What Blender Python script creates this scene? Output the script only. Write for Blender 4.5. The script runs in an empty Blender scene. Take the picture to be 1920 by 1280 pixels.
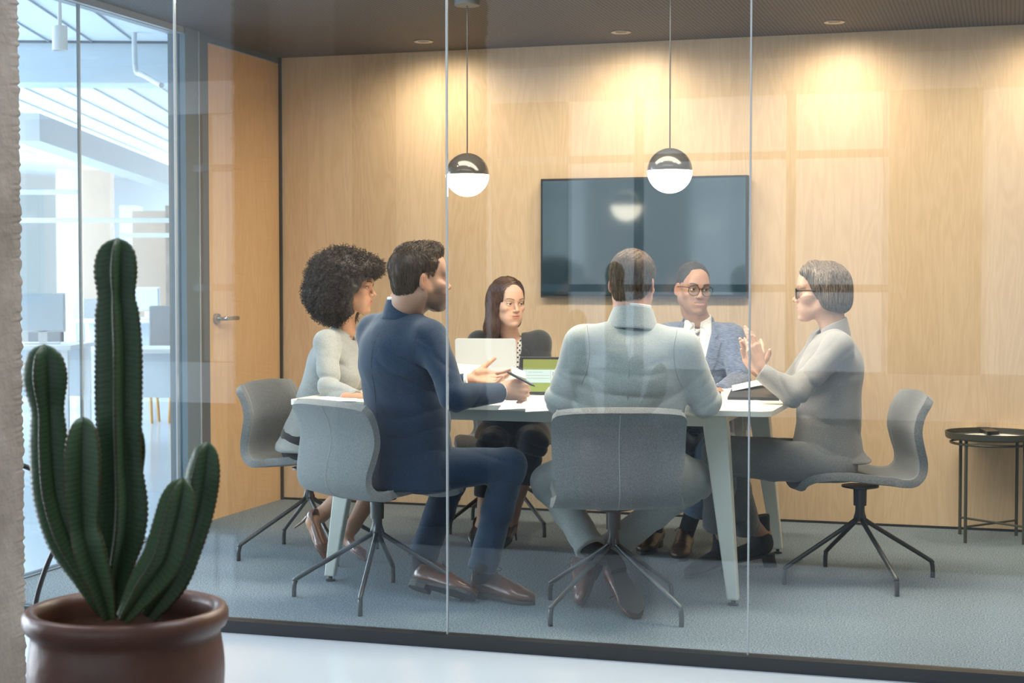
import bpy, bmesh, math, random
import numpy as np
from mathutils import Vector, Matrix
from mathutils.bvhtree import BVHTree
random.seed(7); np.random.seed(7)
C = bpy.context.scene.collection
PI = math.pi
R_ = math.radians

# ------------------------------------------------------------------ camera
CAM_H = 1.225; FPX = 3000.0; YAW = R_(17.3); PITCH = R_(2.2)
cam_d = bpy.data.cameras.new('camera'); cam = bpy.data.objects.new('camera', cam_d); C.objects.link(cam)
cam.location = (0, 0, CAM_H); cam.rotation_euler = (PI/2 - PITCH, 0, YAW)
cam_d.sensor_width = 36; cam_d.lens = FPX/1920*36; cam_d.clip_end = 200; cam_d.clip_start = .05
cam_d.dof.use_dof = True; cam_d.dof.focus_distance = 6.3; cam_d.dof.aperture_fstop = 5.6
bpy.context.scene.camera = cam
_fw = np.array([-math.sin(YAW), math.cos(YAW), 0]); _rt = np.array([math.cos(YAW), math.sin(YAW), 0]); _up = np.array([0, 0, 1.0])
_cf = _fw*math.cos(PITCH) - _up*math.sin(PITCH); _cu = _up*math.cos(PITCH) + _fw*math.sin(PITCH)
def ray(px, py):
    return _cf + _rt*(px-960)/FPX - _cu*(py-640)/FPX
def W(px, py, d):            # sketch coordinates -> metres, d = distance in front of the lens
    v = ray(px, py); v = v/(v@_fw)*d
    return np.array([v[0], v[1], v[2]+CAM_H])
def PZ(px, py, z=0.0):
    v = ray(px, py); t = (z-CAM_H)/v[2]; return np.array([v[0]*t, v[1]*t, z])
def PY(px, py, y):
    v = ray(px, py); t = y/v[1]; return np.array([v[0]*t, y, v[2]*t+CAM_H])
def PX(px, py, x):
    v = ray(px, py); t = x/v[0]; return np.array([x, v[1]*t, v[2]*t+CAM_H])

# ------------------------------------------------------------------ exposure, world
sc = bpy.context.scene
sc.view_settings.view_transform = 'Standard'; sc.view_settings.look = 'None'
sc.view_settings.gamma = 1; sc.view_settings.use_curve_mapping = False
sc.view_settings.exposure = 0.0
world = bpy.data.worlds.new('world'); sc.world = world; world.use_nodes = True
wb = world.node_tree.nodes['Background']; wb.inputs[0].default_value = (.72, .86, 1, 1); wb.inputs[1].default_value = 1.0
sc.cycles.max_bounces = 10; sc.cycles.transparent_max_bounces = 24; sc.cycles.diffuse_bounces = 4
sc.cycles.glossy_bounces = 4; sc.cycles.sample_clamp_indirect = 6; sc.cycles.caustics_reflective = False
sc.cycles.caustics_refractive = False
sc.cycles.use_denoising = True

def area(name, loc, rot, sx, sy, power, col, spread=None):
    l = bpy.data.lights.new(name, 'AREA'); l.shape = 'RECTANGLE'; l.size = sx; l.size_y = sy
    l.energy = power; l.color = col
    if spread: l.spread = spread
    o = bpy.data.objects.new(name, l); C.objects.link(o); o.location = loc; o.rotation_euler = rot
    return o
# daylight through the window bands of the open office (behind the camera, and along the far left)
DAY = (.84, .92, 1.0)
area('daylight_rear_window', (-6.35, -4.3, 1.65), (PI/2, 0, 0), 3.0, 2.5, 17, DAY)
area('daylight_rear_window', (-2.55, -4.3, 1.65), (PI/2, 0, 0), 2.9, 2.5, 18, DAY)
area('daylight_rear_window', (1.3, -4.3, 1.65), (PI/2, 0, 0), 3.0, 2.5, 10, DAY)
area('daylight_left_window', (-16.8, 12, 1.7), (PI/2, 0, -PI/2), 20, 2.4, 2100, DAY)
area('daylight_left_window', (-9.8, 0.2, 1.7), (PI/2, 0, -PI/2), 5, 2.4, 300, DAY)
area('daylight_far_window', (-11.0, 27.6, 1.9), (-PI/2, 0, 0), 9, 1.7, 700, DAY)
area('office_fill_light', (-12.5, 9.5, 3.1), (0, 0, 0), 5, 8, 1300, (.86, .94, 1))  # added fill light for the far office, kept out of view
area('office_fill_light', (-2.2, 3.7, 3.1), (0, 0, 0), 5, 1.2, 110, (.86, .94, 1))  # added key light before the glass, out of view, for the seated backs

area('meeting_room_fill_light', (-1.4, 6.05, 2.435), (0, 0, 0), 2.7, .5, 105, (1, .87, .70))  # added warm fill under the ceiling, out of view

# ------------------------------------------------------------------ materials
def mat(name, col, rough=.5, metal=0, bump=None, bump_scale=200, bump_str=.1, spec=.5, sheen=0, coat=0, noise=None, emit=None, emit_s=0, attr=None, sub=0):
    """noise=(scale, amount, colour2) mottling; bump=(kind)"""
    m = bpy.data.materials.new(name); m.use_nodes = True; nt = m.node_tree; N = nt.nodes; L = nt.links
    b = N['Principled BSDF']; b.inputs['Base Color'].default_value = (*col, 1); b.inputs['Roughness'].default_value = rough
    b.inputs['Metallic'].default_value = metal; b.inputs['Specular IOR Level'].default_value = spec
    if sheen: b.inputs['Sheen Weight'].default_value = sheen; b.inputs['Sheen Roughness'].default_value = .5
    if coat: b.inputs['Coat Weight'].default_value = coat; b.inputs['Coat Roughness'].default_value = .1
    if sub:
        b.inputs['Subsurface Weight'].default_value = sub; b.inputs['Subsurface Radius'].default_value = (.012, .005, .003); b.inputs['Subsurface Scale'].default_value = 1
    if emit: b.inputs['Emission Color'].default_value = (*emit, 1); b.inputs['Emission Strength'].default_value = emit_s
    tc = N.new('ShaderNodeTexCoord')
    if attr:
        a = N.new('ShaderNodeAttribute'); a.attribute_name = attr; L.new(a.outputs['Color'], b.inputs['Base Color'])
    if noise:
        n = N.new('ShaderNodeTexNoise'); n.inputs['Scale'].default_value = noise[0]; n.inputs['Detail'].default_value = 6
        L.new(tc.outputs['Object'], n.inputs['Vector'])
        r = N.new('ShaderNodeValToRGB'); r.color_ramp.elements[0].position = .5-noise[1]; r.color_ramp.elements[1].position = .5+noise[1]
        r.color_ramp.elements[0].color = (*noise[2], 1); r.color_ramp.elements[1].color = (*col, 1)
        L.new(n.outputs['Fac'], r.inputs['Fac']); L.new(r.outputs['Color'], b.inputs['Base Color'])
    if bump:
        n = N.new('ShaderNodeTexNoise' if bump == 'noise' else 'ShaderNodeTexVoronoi'); n.inputs['Scale'].default_value = bump_scale
        L.new(tc.outputs['Object'], n.inputs['Vector'])
        bu = N.new('ShaderNodeBump'); bu.inputs['Strength'].default_value = bump_str; bu.inputs['Distance'].default_value = .01
        L.new(n.outputs[0], bu.inputs['Height']); L.new(bu.outputs['Normal'], b.inputs['Normal'])
    return m
def weave(name, c1, c2, sx, sy, sz, rough=.85, sheen=.3, bs=.15, noise_amt=(.35, .65)):
    """cloth: streaky two-tone threads"""
    m = bpy.data.materials.new(name); m.use_nodes = True; N = m.node_tree.nodes; L = m.node_tree.links
    b = N['Principled BSDF']; b.inputs['Roughness'].default_value = rough; b.inputs['Sheen Weight'].default_value = sheen
    b.inputs['Specular IOR Level'].default_value = .25
    tc = N.new('ShaderNodeTexCoord'); mp = N.new('ShaderNodeMapping'); mp.inputs['Scale'].default_value = (sx, sy, sz)
    L.new(tc.outputs['Object'], mp.inputs['Vector'])
    n = N.new('ShaderNodeTexNoise'); n.inputs['Scale'].default_value = 1; n.inputs['Detail'].default_value = 3; L.new(mp.outputs[0], n.inputs['Vector'])
    r = N.new('ShaderNodeValToRGB'); r.color_ramp.elements[0].position = noise_amt[0]; r.color_ramp.elements[1].position = noise_amt[1]
    r.color_ramp.elements[0].color = (*c1, 1); r.color_ramp.elements[1].color = (*c2, 1)
    L.new(n.outputs['Fac'], r.inputs['Fac']); L.new(r.outputs['Color'], b.inputs['Base Color'])
    bu = N.new('ShaderNodeBump'); bu.inputs['Strength'].default_value = bs; bu.inputs['Distance'].default_value = .004
    L.new(n.outputs['Fac'], bu.inputs['Height']); L.new(bu.outputs['Normal'], b.inputs['Normal'])
    return m
def wood_mat(name, c_lo, c_hi, axis='Z', rough=.42, scale=1.0, plank=.26, offset=0):
    m = bpy.data.materials.new(name); m.use_nodes = True; N = m.node_tree.nodes; L = m.node_tree.links
    b = N['Principled BSDF']; b.inputs['Roughness'].default_value = rough; b.inputs['Specular IOR Level'].default_value = .35
    tc = N.new('ShaderNodeTexCoord'); sep = N.new('ShaderNodeSeparateXYZ'); L.new(tc.outputs['Object'], sep.inputs[0])
    # u = horizontal coordinate along the wall
    def math_(op, a, b_=None, c=None):
        n = N.new('ShaderNodeMath'); n.operation = op
        for i, v in enumerate((a, b_, c)):
            if v is None: continue
            if isinstance(v, (int, float)): n.inputs[i].default_value = v
            else: L.new(v, n.inputs[i])
        return n.outputs[0]
    u = math_('ADD', sep.outputs['X'], sep.outputs['Y'])
    u = math_('ADD', u, offset)
    cell = math_('FLOOR', math_('DIVIDE', u, plank))
    wn = N.new('ShaderNodeTexWhiteNoise'); wn.noise_dimensions = '1D'; L.new(cell, wn.inputs['W'])
    cb = N.new('ShaderNodeCombineXYZ')
    L.new(math_('MULTIPLY', u, 9*scale), cb.inputs[0]); L.new(math_('MULTIPLY', wn.outputs['Value'], 17.0), cb.inputs[1])
    L.new(math_('MULTIPLY', sep.outputs['Z'], 1.1*scale), cb.inputs[2])
    n1 = N.new('ShaderNodeTexNoise'); n1.inputs['Scale'].default_value = 1; n1.inputs['Detail'].default_value = 2.5; n1.inputs['Distortion'].default_value = .6
    L.new(cb.outputs[0], n1.inputs['Vector'])
    # growth rings = sine of the noise
    rings = math_('SINE', math_('MULTIPLY', n1.outputs['Fac'], 60))
    cb2 = N.new('ShaderNodeCombineXYZ'); L.new(math_('MULTIPLY', u, 300), cb2.inputs[0]); L.new(math_('MULTIPLY', sep.outputs['Z'], 9), cb2.inputs[2])
    n2 = N.new('ShaderNodeTexNoise'); n2.inputs['Scale'].default_value = 1; n2.inputs['Detail'].default_value = 3; L.new(cb2.outputs[0], n2.inputs['Vector'])
    f = math_('MULTIPLY_ADD', rings, .075, .55)
    f = math_('ADD', f, math_('MULTIPLY', math_('SUBTRACT', n2.outputs['Fac'], .5), .55))
    f = math_('ADD', f, math_('MULTIPLY', math_('SUBTRACT', wn.outputs['Value'], .5), .30))
    r = N.new('ShaderNodeValToRGB'); r.color_ramp.elements[0].position = 0.1; r.color_ramp.elements[1].position = .9
    r.color_ramp.elements[0].color = (*c_lo, 1); r.color_ramp.elements[1].color = (*c_hi, 1)
    L.new(f, r.inputs['Fac']); L.new(r.outputs['Color'], b.inputs['Base Color'])
    return m
def glass_mat(name, tint=(.95, .98, .98)):
    m = bpy.data.materials.new(name); m.use_nodes = True; N = m.node_tree.nodes; L = m.node_tree.links
    N.remove(N['Principled BSDF']); out = N['Material Output']
    t = N.new('ShaderNodeBsdfTransparent'); t.inputs[0].default_value = (*tint, 1)
    g = N.new('ShaderNodeBsdfGlossy'); g.inputs['Roughness'].default_value = 0.0; g.inputs[0].default_value = (.95, .98, 1, 1)
    geo = N.new('ShaderNodeNewGeometry'); mr = N.new('ShaderNodeMapRange')
    mr.inputs['To Min'].default_value = 1.52; mr.inputs['To Max'].default_value = 1/1.52
    L.new(geo.outputs['Backfacing'], mr.inputs['Value'])
    fr = N.new('ShaderNodeFresnel'); L.new(mr.outputs[0], fr.inputs['IOR'])
    mx = N.new('ShaderNodeMixShader'); L.new(fr.outputs[0], mx.inputs[0]); L.new(t.outputs[0], mx.inputs[1]); L.new(g.outputs[0], mx.inputs[2])
    L.new(mx.outputs[0], out.inputs['Surface']); return m
def stripes_mat(name):      # grooved, perforated acoustic ceiling: grooves run along Y
    m = bpy.data.materials.new(name); m.use_nodes = True; N = m.node_tree.nodes; L = m.node_tree.links
    b = N['Principled BSDF']; b.inputs['Roughness'].default_value = .7
    tc = N.new('ShaderNodeTexCoord'); sep = N.new('ShaderNodeSeparateXYZ'); L.new(tc.outputs['Object'], sep.inputs[0])
    def math_(op, a, b_=None):
        n = N.new('ShaderNodeMath'); n.operation = op
        for i, v in enumerate((a, b_)):
            if v is None: continue
            if isinstance(v, (int, float)): n.inputs[i].default_value = v
            else: L.new(v, n.inputs[i])
        return n.outputs[0]
    sx = math_('SINE', math_('MULTIPLY', sep.outputs['X'], 2*PI/.019)); sy = math_('SINE', math_('MULTIPLY', sep.outputs['Y'], 2*PI/.024))
    gr = math_('GREATER_THAN', sx, .45); pf = math_('GREATER_THAN', sy, -.3)
    hole = math_('MULTIPLY', gr, math_('ADD', math_('MULTIPLY', pf, .7), .3))
    n = N.new('ShaderNodeTexNoise'); n.inputs['Scale'].default_value = 14
    L.new(tc.outputs['Object'], n.inputs['Vector'])
    mix = N.new('ShaderNodeMix'); mix.data_type = 'RGBA'; mix.inputs['A'].default_value = (.105, .088, .078, 1); mix.inputs['B'].default_value = (.018, .016, .015, 1)
    L.new(hole, mix.inputs['Factor']); L.new(mix.outputs['Result'], b.inputs['Base Color'])
    return m

M = {}
M['wood'] = wood_mat('maple_panel', (.56, .375, .215), (.80, .60, .40))
M['door_wood'] = wood_mat('honey_maple', (.62, .38, .19), (.80, .54, .30), plank=.9)
M['ceil'] = stripes_mat('grooved_ceiling')
M['carpet'] = mat('blue_grey_carpet', (.33, .405, .465), .95, bump='noise', bump_scale=260, bump_str=.8, noise=(170, .10, (.13, .165, .195)), spec=.1)
M['reflection_dimmer'] = mat('dark_reflection_cover', (.09, .10, .11), .95)  # dark colour meant to weaken the floor's mirror image in the glass
M['epoxy'] = mat('white_epoxy_floor', (.60, .675, .76), .17, noise=(1.3, .3, (.53, .60, .69)), spec=.5)
M['black_trim'] = mat('black_aluminium', (.022, .024, .027), .4)
M['glass'] = glass_mat('clear_glass')
M['joint'] = mat('pane_joint', (.42, .45, .48), .25)
M['steel_blue'] = mat('blue_grey_steel', (.16, .22, .27), .4, noise=(3, .4, (.14, .19, .235)))
M['steel_dark'] = mat('dark_grey_steel', (.10, .115, .13), .45)
M['header'] = mat('grey_header', (.36, .40, .44), .4)
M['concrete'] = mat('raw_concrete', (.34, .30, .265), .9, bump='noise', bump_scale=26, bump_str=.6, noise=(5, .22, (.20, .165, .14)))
M['concrete_shaded'] = mat('painted_shade_concrete', (.10, .085, .075), .9, noise=(4, .3, (.07, .06, .055)))  # darker copy of the concrete, shade painted into the colour
M['white_plank'] = mat('white_ceiling_board', (.80, .84, .88), .8, noise=(2, .4, (.72, .77, .82)))
M['white_paint'] = mat('white_paint', (.86, .87, .88), .6)
M['pale_blue'] = mat('pale_blue_paint', (.64, .72, .78), .6)
M['tan_wall'] = mat('tan_plaster', (.52, .40, .32), .8, noise=(2, .3, (.45, .36, .30)))
M['chair_leg'] = mat('grey_metal_leg', (.075, .078, .082), .38, metal=.5)
M['felt'] = mat('grey_wool_felt', (.265, .27, .275), .95, bump='noise', bump_scale=320, bump_str=.35, noise=(240, .18, (.17, .175, .18)), sheen=.35, spec=.15)
M['seam'] = mat('pale_seam_thread', (.42, .43, .43), .9)
M['table'] = mat('ivory_tabletop', (.74, .70, .60), .35)
M['table_leg'] = mat('ivory_leg', (.72, .74, .68), .4)
M['white_plastic'] = mat('white_plastic', (.8, .8, .79), .35)
M['paper'] = mat('white_paper', (.86, .83, .80), .7)
M['cream_paper'] = mat('cream_paper', (.88, .79, .55), .7)
M['ink'] = mat('grey_ink', (.30, .30, .31), .8)
M['black'] = mat('black_plastic', (.015, .015, .016), .35)
M['silver'] = mat('silver_aluminium', (.55, .58, .62), .38, metal=.25)
M['dark_green'] = mat('dark_green_metal', (.06, .062, .05), .4)
M['chrome'] = mat('brushed_chrome', (.42, .41, .39), .3, metal=1)
M['lamp_black'] = mat('glossy_charcoal', (.045, .04, .036), .13)
M['white_glow'] = mat('opal_glass', (1, .97, .9), .4, emit=(1, .88, .70), emit_s=7.5)
M['spot_glow'] = mat('spot_lens', (1, .9, .7), .4, emit=(1, .80, .55), emit_s=3)
M['screen'] = mat('reflection_tinted_screen', (.012, .038, .055), .07, spec=1.0, coat=1)  # bluish-teal reflection tint put into the base colour
M['terracotta'] = mat('worn_terracotta', (.20, .088, .055), .38, noise=(5, .25, (.115, .050, .036)), bump='noise', bump_scale=18, bump_str=.25)
M['soil'] = mat('dark_soil', (.05, .03, .02), .95, bump='noise', bump_scale=90, bump_str=1)

# ------------------------------------------------------------------ mesh building
def obj(name, bm, m, parent=None, smooth=False, bevel=0, loc=None, subsurf=0):
    me = bpy.data.meshes.new(name)
    if isinstance(bm, bmesh.types.BMesh):
        bmesh.ops.recalc_face_normals(bm, faces=bm.faces); bm.to_mesh(me); bm.free()
    else:
        me = bm; me.name = name
    o = bpy.data.objects.new(name, me); C.objects.link(o)
    for mm in (m if isinstance(m, (list, tuple)) else [m]): me.materials.append(mm)
    if smooth:
        me.polygons.foreach_set('use_smooth', [True]*len(me.polygons))
    if parent is not None:
        o.parent = parent; 
    if loc is not None: o.location = loc
    if bevel:
        b = o.modifiers.new('bevel', 'BEVEL'); b.width = bevel; b.segments = 2; b.limit_method = 'ANGLE'; b.angle_limit = R_(40)
    if subsurf:
        s = o.modifiers.new('sub', 'SUBSURF'); s.levels = subsurf; s.render_levels = subsurf
    return o
def tag(o, label=None, cat=None, group=None, kind=None):
    if label: o['label'] = label
    if cat: o['category'] = cat
    if group: o['group'] = group
    if kind: o['kind'] = kind
    return o
def empty(name, loc, rz=0, label=None, cat=None, group=None):
    o = bpy.data.objects.new(name, None); C.objects.link(o); o.location = loc; o.rotation_euler = (0, 0, rz); o.empty_display_size = .1
    return tag(o, label, cat, group)
def copy_tree(o, parent=None):
    c = o.copy(); C.objects.link(c)
    if parent is not None: c.parent = parent
    for ch in [x for x in bpy.data.objects if x.parent == o]: copy_tree(ch, c)
    return c
def box(bm, x0, x1, y0, y1, z0, z1, mtx=None):
    vs = [bm.verts.new((x, y, z)) for x in (x0, x1) for y in (y0, y1) for z in (z0, z1)]
    if mtx is not None:
        for v in vs: v.co = mtx @ v.co
    for f in ((0, 1, 3, 2), (4, 6, 7, 5), (0, 4, 5, 1), (2, 3, 7, 6), (0, 2, 6, 4), (1, 5, 7, 3)):
        bm.faces.new([vs[i] for i in f])
def bx(*a):
    bm = bmesh.new(); box(bm, *a); return bm
def tube(bm, pts, r, n=10, caps=True):
    pts = [Vector(p) for p in pts]; rs = r if isinstance(r, (list, tuple)) else [r]*len(pts)
    rings = []; prev = None
    for i, p in enumerate(pts):
        a = pts[max(i-1, 0)]; b = pts[min(i+1, len(pts)-1)]; t = (b-a).normalized()
        if prev is None:
            u = t.orthogonal().normalized()
        else:
            u = (prev - t*prev.dot(t)); u = u.normalized() if u.length > 1e-6 else t.orthogonal().normalized()
        prev = u; w = t.cross(u)
        rings.append([bm.verts.new(p + (u*math.cos(2*PI*k/n)+w*math.sin(2*PI*k/n))*rs[i]) for k in range(n)])
    for a, b in zip(rings, rings[1:]):
        for k in range(n): bm.faces.new((a[k], a[(k+1) % n], b[(k+1) % n], b[k]))
    if caps: bm.faces.new(rings[0][::-1]); bm.faces.new(rings[-1])
def tb(pts, r, n=10):
    bm = bmesh.new(); tube(bm, pts, r, n); return bm
def lathe(bm, prof, n=48, c=(0, 0, 0)):
    rings = []
    for r, z in prof:
        if r < 1e-5: rings.append([bm.verts.new((c[0], c[1], c[2]+z))])
        else: rings.append([bm.verts.new((c[0]+r*math.cos(2*PI*k/n), c[1]+r*math.sin(2*PI*k/n), c[2]+z)) for k in range(n)])
    for a, b in zip(rings, rings[1:]):
        for k in range(n):
            k2 = (k+1) % n
            if len(a) == 1 and len(b) > 1: bm.faces.new((a[0], b[k2], b[k]))
            elif len(b) == 1 and len(a) > 1: bm.faces.new((a[k], a[k2], b[0]))
            elif len(a) > 1: bm.faces.new((a[k], a[k2], b[k2], b[k]))
def lt(prof, n=48):
    bm = bmesh.new(); lathe(bm, prof, n); return bm
def smooth_path(pts, n=8):
    """Catmull-Rom"""
    P = [np.array(p, float) for p in pts]; P = [2*P[0]-P[1]] + P + [2*P[-1]-P[-2]]; out = []
    for i in range(1, len(P)-2):
        for k in range(n):
            t = k/n; a, b, c, d = P[i-1:i+3]
            out.append(.5*((2*b) + (-a+c)*t + (2*a-5*b+4*c-d)*t*t + (-a+3*b-3*c+d)*t**3))
    out.append(P[-2]); return out
def struct(name, bm, m, **k):
    o = obj(name, bm, m, **k); o['kind'] = 'structure'; return o
def prism(bm, poly, z0, z1, mtx=None):
    a = [bm.verts.new((p[0], p[1], z0)) for p in poly]; b = [bm.verts.new((p[0], p[1], z1)) for p in poly]; n = len(poly)
    if mtx is not None:
        for v in a+b: v.co = mtx @ v.co
    bm.faces.new(a[::-1]); bm.faces.new(b)
    for i in range(n): bm.faces.new((a[i], a[(i+1) % n], b[(i+1) % n], b[i]))
# ================================================================== SETTING
XL, YF, YB, ZC = -3.88, 5.17, 8.13, 2.452
XR = 2.3
struct('floor_meeting_room', bx(XL, XR, YF+.03, YB, -.06, 0), M['carpet'])
struct('floor', bx(-18, 5, -5, 29, -.16, -.04), M['epoxy'])
struct('floor_rear_dimmer', bx(-9.5, 3.9, -4.38, 3.2, -.0399, -.034), M['reflection_dimmer'])  # unseen dark sheet added to cut the bright floor's reflection
struct('wall_back', bx(XL-.06, XR+.1, YB, YB+.12, .012, ZC), M['wood'])
struct('baseboard_back', bx(XL, XR, YB-.004, YB+.05, 0.0, .012), M['black_trim'])
struct('wall_right', bx(XR, XR+.1, YF-.05, YB, -.04, ZC), M['wood'])
struct('ceiling', bx(XL-.08, XR+.1, YF-.03, YB+.12, ZC, ZC+.10), M['ceil'])
struct('ceiling_office', bx(-18, 5, -5, 29, 3.25, 3.35), M['white_plank'])
struct('wall_above_room', bx(XL-.06, XR+.1, YB+.0, YB+.12, ZC+.1, 3.25), M['white_paint'])
# the open office is set askew to the meeting room: its boards, beam and duct run along OD
OA = R_(-19.5); OD = np.array([math.sin(OA), math.cos(OA), 0]); OP = np.array([math.cos(OA), -math.sin(OA), 0])
bm = bmesh.new(); mo = Matrix.Rotation(-OA, 4, 'Z')
for i in range(36):
    x = -14.2+i*.36
    box(bm, x, x+.010, 4.5, 26, 3.236, 3.2495, mo)
struct('trim_ceiling_gaps', bm, M['header'])
# base channel and front glazing
struct('trim_base_channel', bx(XL-.06, XR, YF-.03, YF+.03, -.04, .004), M['black_trim'])
struct('trim_head_channel', bx(XL-.06, XR, YF-.03, YF+.03, ZC-.04, ZC), M['steel_dark'])
seams = [-3.92+i*1.0385 for i in range(7)]
for i in range(6):
    struct('window_%d' % (i+1), bx(seams[i]+.0028, seams[i+1]-.0028, YF-.006, YF+.006, .004, ZC-.04), M['glass'])
for i in range(1, 6):
    struct('trim_%d' % i, bx(seams[i]-.0026, seams[i]+.0026, YF-.0065, YF+.0065, .004, ZC-.04), M['joint'])
struct('trim_6', bx(XL-.06, XL-.02, YF-.03, YF+.03, -.04, ZC), M['steel_blue'])
# left side: glass sidelights, steel jamb, door
JY0, JY1, DY0 = 7.0, 7.27, 7.275
struct('trim_left_channel', bx(XL-.03, XL+.03, YF+.03, JY0, -.04, .004), M['black_trim'])
for i, (a, b) in enumerate(((YF+.03, 6.115), (6.125, JY0))):
    struct('window_%d' % (7+i), bx(XL-.006, XL+.006, a, b, .004, ZC-.03), M['glass'])
struct('trim_7', bx(XL-.0065, XL+.0065, 6.115, 6.125, .004, ZC-.03), M['joint'])
struct('trim_header', bx(XL-.05, XL+.03, YF, JY0, ZC-.03, ZC+.02), M['header'])
struct('trim_jamb', bx(XL-.06, XL+.035, JY0, JY0+.125, -.04, ZC), M['steel_blue'])
struct('trim_jamb_inner', bx(XL-.06, XL+.015, JY0+.135, DY0-.005, -.04, ZC), M['steel_dark'])
struct('trim_jamb_gasket', bx(XL-.05, XL+.04, JY0+.125, JY0+.135, -.04, ZC), M['joint'])
d = struct('door_1', bx(XL-.05, XL, DY0, YB-.008, -.02, ZC-.035), M['door_wood'])
bm = bmesh.new()
hp = PX(404, 597, XL); hy, hz = hp[1], hp[2]
mt = Matrix.Translation((XL, hy, hz)) @ Matrix.Rotation(PI/2, 4, 'Y')
vs = bmesh.ops.create_cone(bm, cap_ends=True, segments=28, radius1=.026, radius2=.026, depth=.02, matrix=Matrix.Translation((XL+.01, hy, hz)) @ Matrix.Rotation(PI/2, 4, 'Y'))
tube(bm, smooth_path([(XL+.01, hy, hz), (XL+.05, hy, hz), (XL+.06, hy+.015, hz), (XL+.06, hy+.07, hz), (XL+.06, hy+.135, hz)], 5), .0105, 14)
obj('door_handle', bm, M['chrome'], d, smooth=False, bevel=.002)
struct('wall_left_top', bx(XL-.05, XL, DY0, YB, ZC-.03, ZC), M['steel_dark'])
struct('trim_corner', bx(XL-.001, XL+.012, YB-.02, YB-.0, 0, ZC), M['black_trim'])

# the raw concrete column standing in front of the glass, left edge of the view
def rough_box(name, x0, x1, y0, y1, z0, z1, m, amp=.007, step=.025):
    bm = bmesh.new()
    nx = max(2, int((x1-x0)/.06)); ny = max(2, int((y1-y0)/.06)); nz = int((z1-z0)/step)
    per = [(x0+(x1-x0)*i/nx, y0) for i in range(nx)] + [(x1, y0+(y1-y0)*i/ny) for i in range(ny)] + [(x1-(x1-x0)*i/nx, y1) for i in range(nx)] + [(x0, y1-(y1-y0)*i/ny) for i in range(ny)]
    rows = []
    rnd = random.Random(5)
    corner_cut = [0]*(nz+1)
    for k in range(nz+1):
        row = []
        for i, (x, y) in enumerate(per):
            cor = (x in (x0, x1)) and (y in (y0, y1))
            j = amp*(rnd.random()-.5)*(1.8 if cor else .25) - (amp*.4 if cor else 0)
            cx, cy = (x0+x1)/2, (y0+y1)/2
            l = math.hypot(x-cx, y-cy)
            row.append(bm.verts.new((x+(x-cx)/l*j, y+(y-cy)/l*j, z0+(z1-z0)*k/nz)))
        rows.append(row)
    n = len(per)
    for a, b in zip(rows, rows[1:]):
        for i in range(n): bm.faces.new((a[i], a[(i+1) % n], b[(i+1) % n], b[i]))
    return struct(name, bm, m)
rough_box('wall_column_left', -3.10, -2.935, 3.615, 4.30, -.04, 3.25, M['concrete'], .007, .009)
# second column, out of view, mirrored as the clean glass strip; shade put into its colour
rough_box('wall_column_rear', -3.42, -2.72, 2.05, 2.70, -.033, 3.25, M['concrete_shaded'], .012, .03)
# shell of the open office
def hollow(name, x0, x1, y0, y1, z0, z1, m): struct(name, bx(x0, x1, y0, y1, z0, z1), m)
hollow('wall_rear_sill', -10, 4, -4.6, -4.4, -.04, .38, M['white_paint'])
hollow('wall_rear_lintel', -10, 4, -4.6, -4.4, 2.92, 3.25, M['white_paint'])
for x0, x1 in ((-10, -7.9), (-4.8, -4.05), (-1.05, -.25), (2.85, 4)):
    hollow('wall_rear_pier', x0, x1, -4.6, -4.4, .38, 2.92, M['concrete'])
hollow('wall_office_right', 4, 4.2, -5, 9, -.04, 3.25, M['concrete'])
hollow('wall_far', -18, 3, 28.2, 28.4, -.04, 3.25, M['white_paint'])
# mullions over the rear windows (their reflections fall across the glass)
bm = bmesh.new()
for x in (-7.1, -5.9, -3.3, -1.9): box(bm, x-.04, x+.04, -4.25, -4.18, .38, 2.92)
for z in (1.15, 2.35): box(bm, -7.9, -.9, -4.25, -4.18, z-.035, z+.035)
struct('trim_rear_mullions', bm, M['header'])

# ---- office seen at far left
YB2 = 12.0
bm = bmesh.new(); box(bm, -13, -.2, 13.8, 14.2, 2.90, 3.25, mo); struct('wall_beam_office', bm, M['pale_blue'])
bm = bmesh.new(); box(bm, -13, -.2, 13.77, 13.8, 3.232, 3.25, mo); struct('trim_beam_painted_shadow', bm, M['steel_dark'])  # dark strip standing in for the shadow along the beam top
a = W(20, 212, 14.0); b = W(352, 338, 22.0)
bm = bmesh.new()
dv = Vector(b-a).normalized(); sd = dv.cross(Vector((0, 0, 1))).normalized()
vs = []
for p in (Vector(a), Vector(b)):
    for s, z in ((0, 0), (.25, 0), (.25, -.24), (0, -.24)): vs.append(bm.verts.new(p+sd*s+Vector((0, 0, z))))
for f in ((0, 1, 2, 3), (7, 6, 5, 4), (0, 4, 5, 1), (1, 5, 6, 2), (2, 6, 7, 3), (3, 7, 4, 0)): bm.faces.new([vs[i] for i in f])
t = obj('ventilation_duct', bm, mat('light_grey_duct', (.62, .64, .66), .6)); tag(t, 'white sloping duct under the open office ceiling, upper left', 'duct')
p0 = W(112, 50, 9.0)
t = empty('ceiling_spotlight', (p0[0], p0[1], p0[2]), 0, 'white cylindrical ceiling light hanging in the office at top left', 'ceiling light')
obj('lamp_housing', lt([(0, 0), (.038, 0), (.042, .003), (.042, -.13), (.036, -.132), (.036, -.12), (0, -.12)][::-1], 28), M['white_paint'], t)
obj('mounting_stem', tb([(0, 0, 0), (0, 0, 3.25-p0[2])], .012, 10), M['white_paint'], t)
pts = [W(252, 60, 13.2), W(252, 84, 13.2), W(255, 132, 13.2), W(268, 140, 13.1), W(303, 160, 12.6)]; pts[0][2] = 3.25
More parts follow.
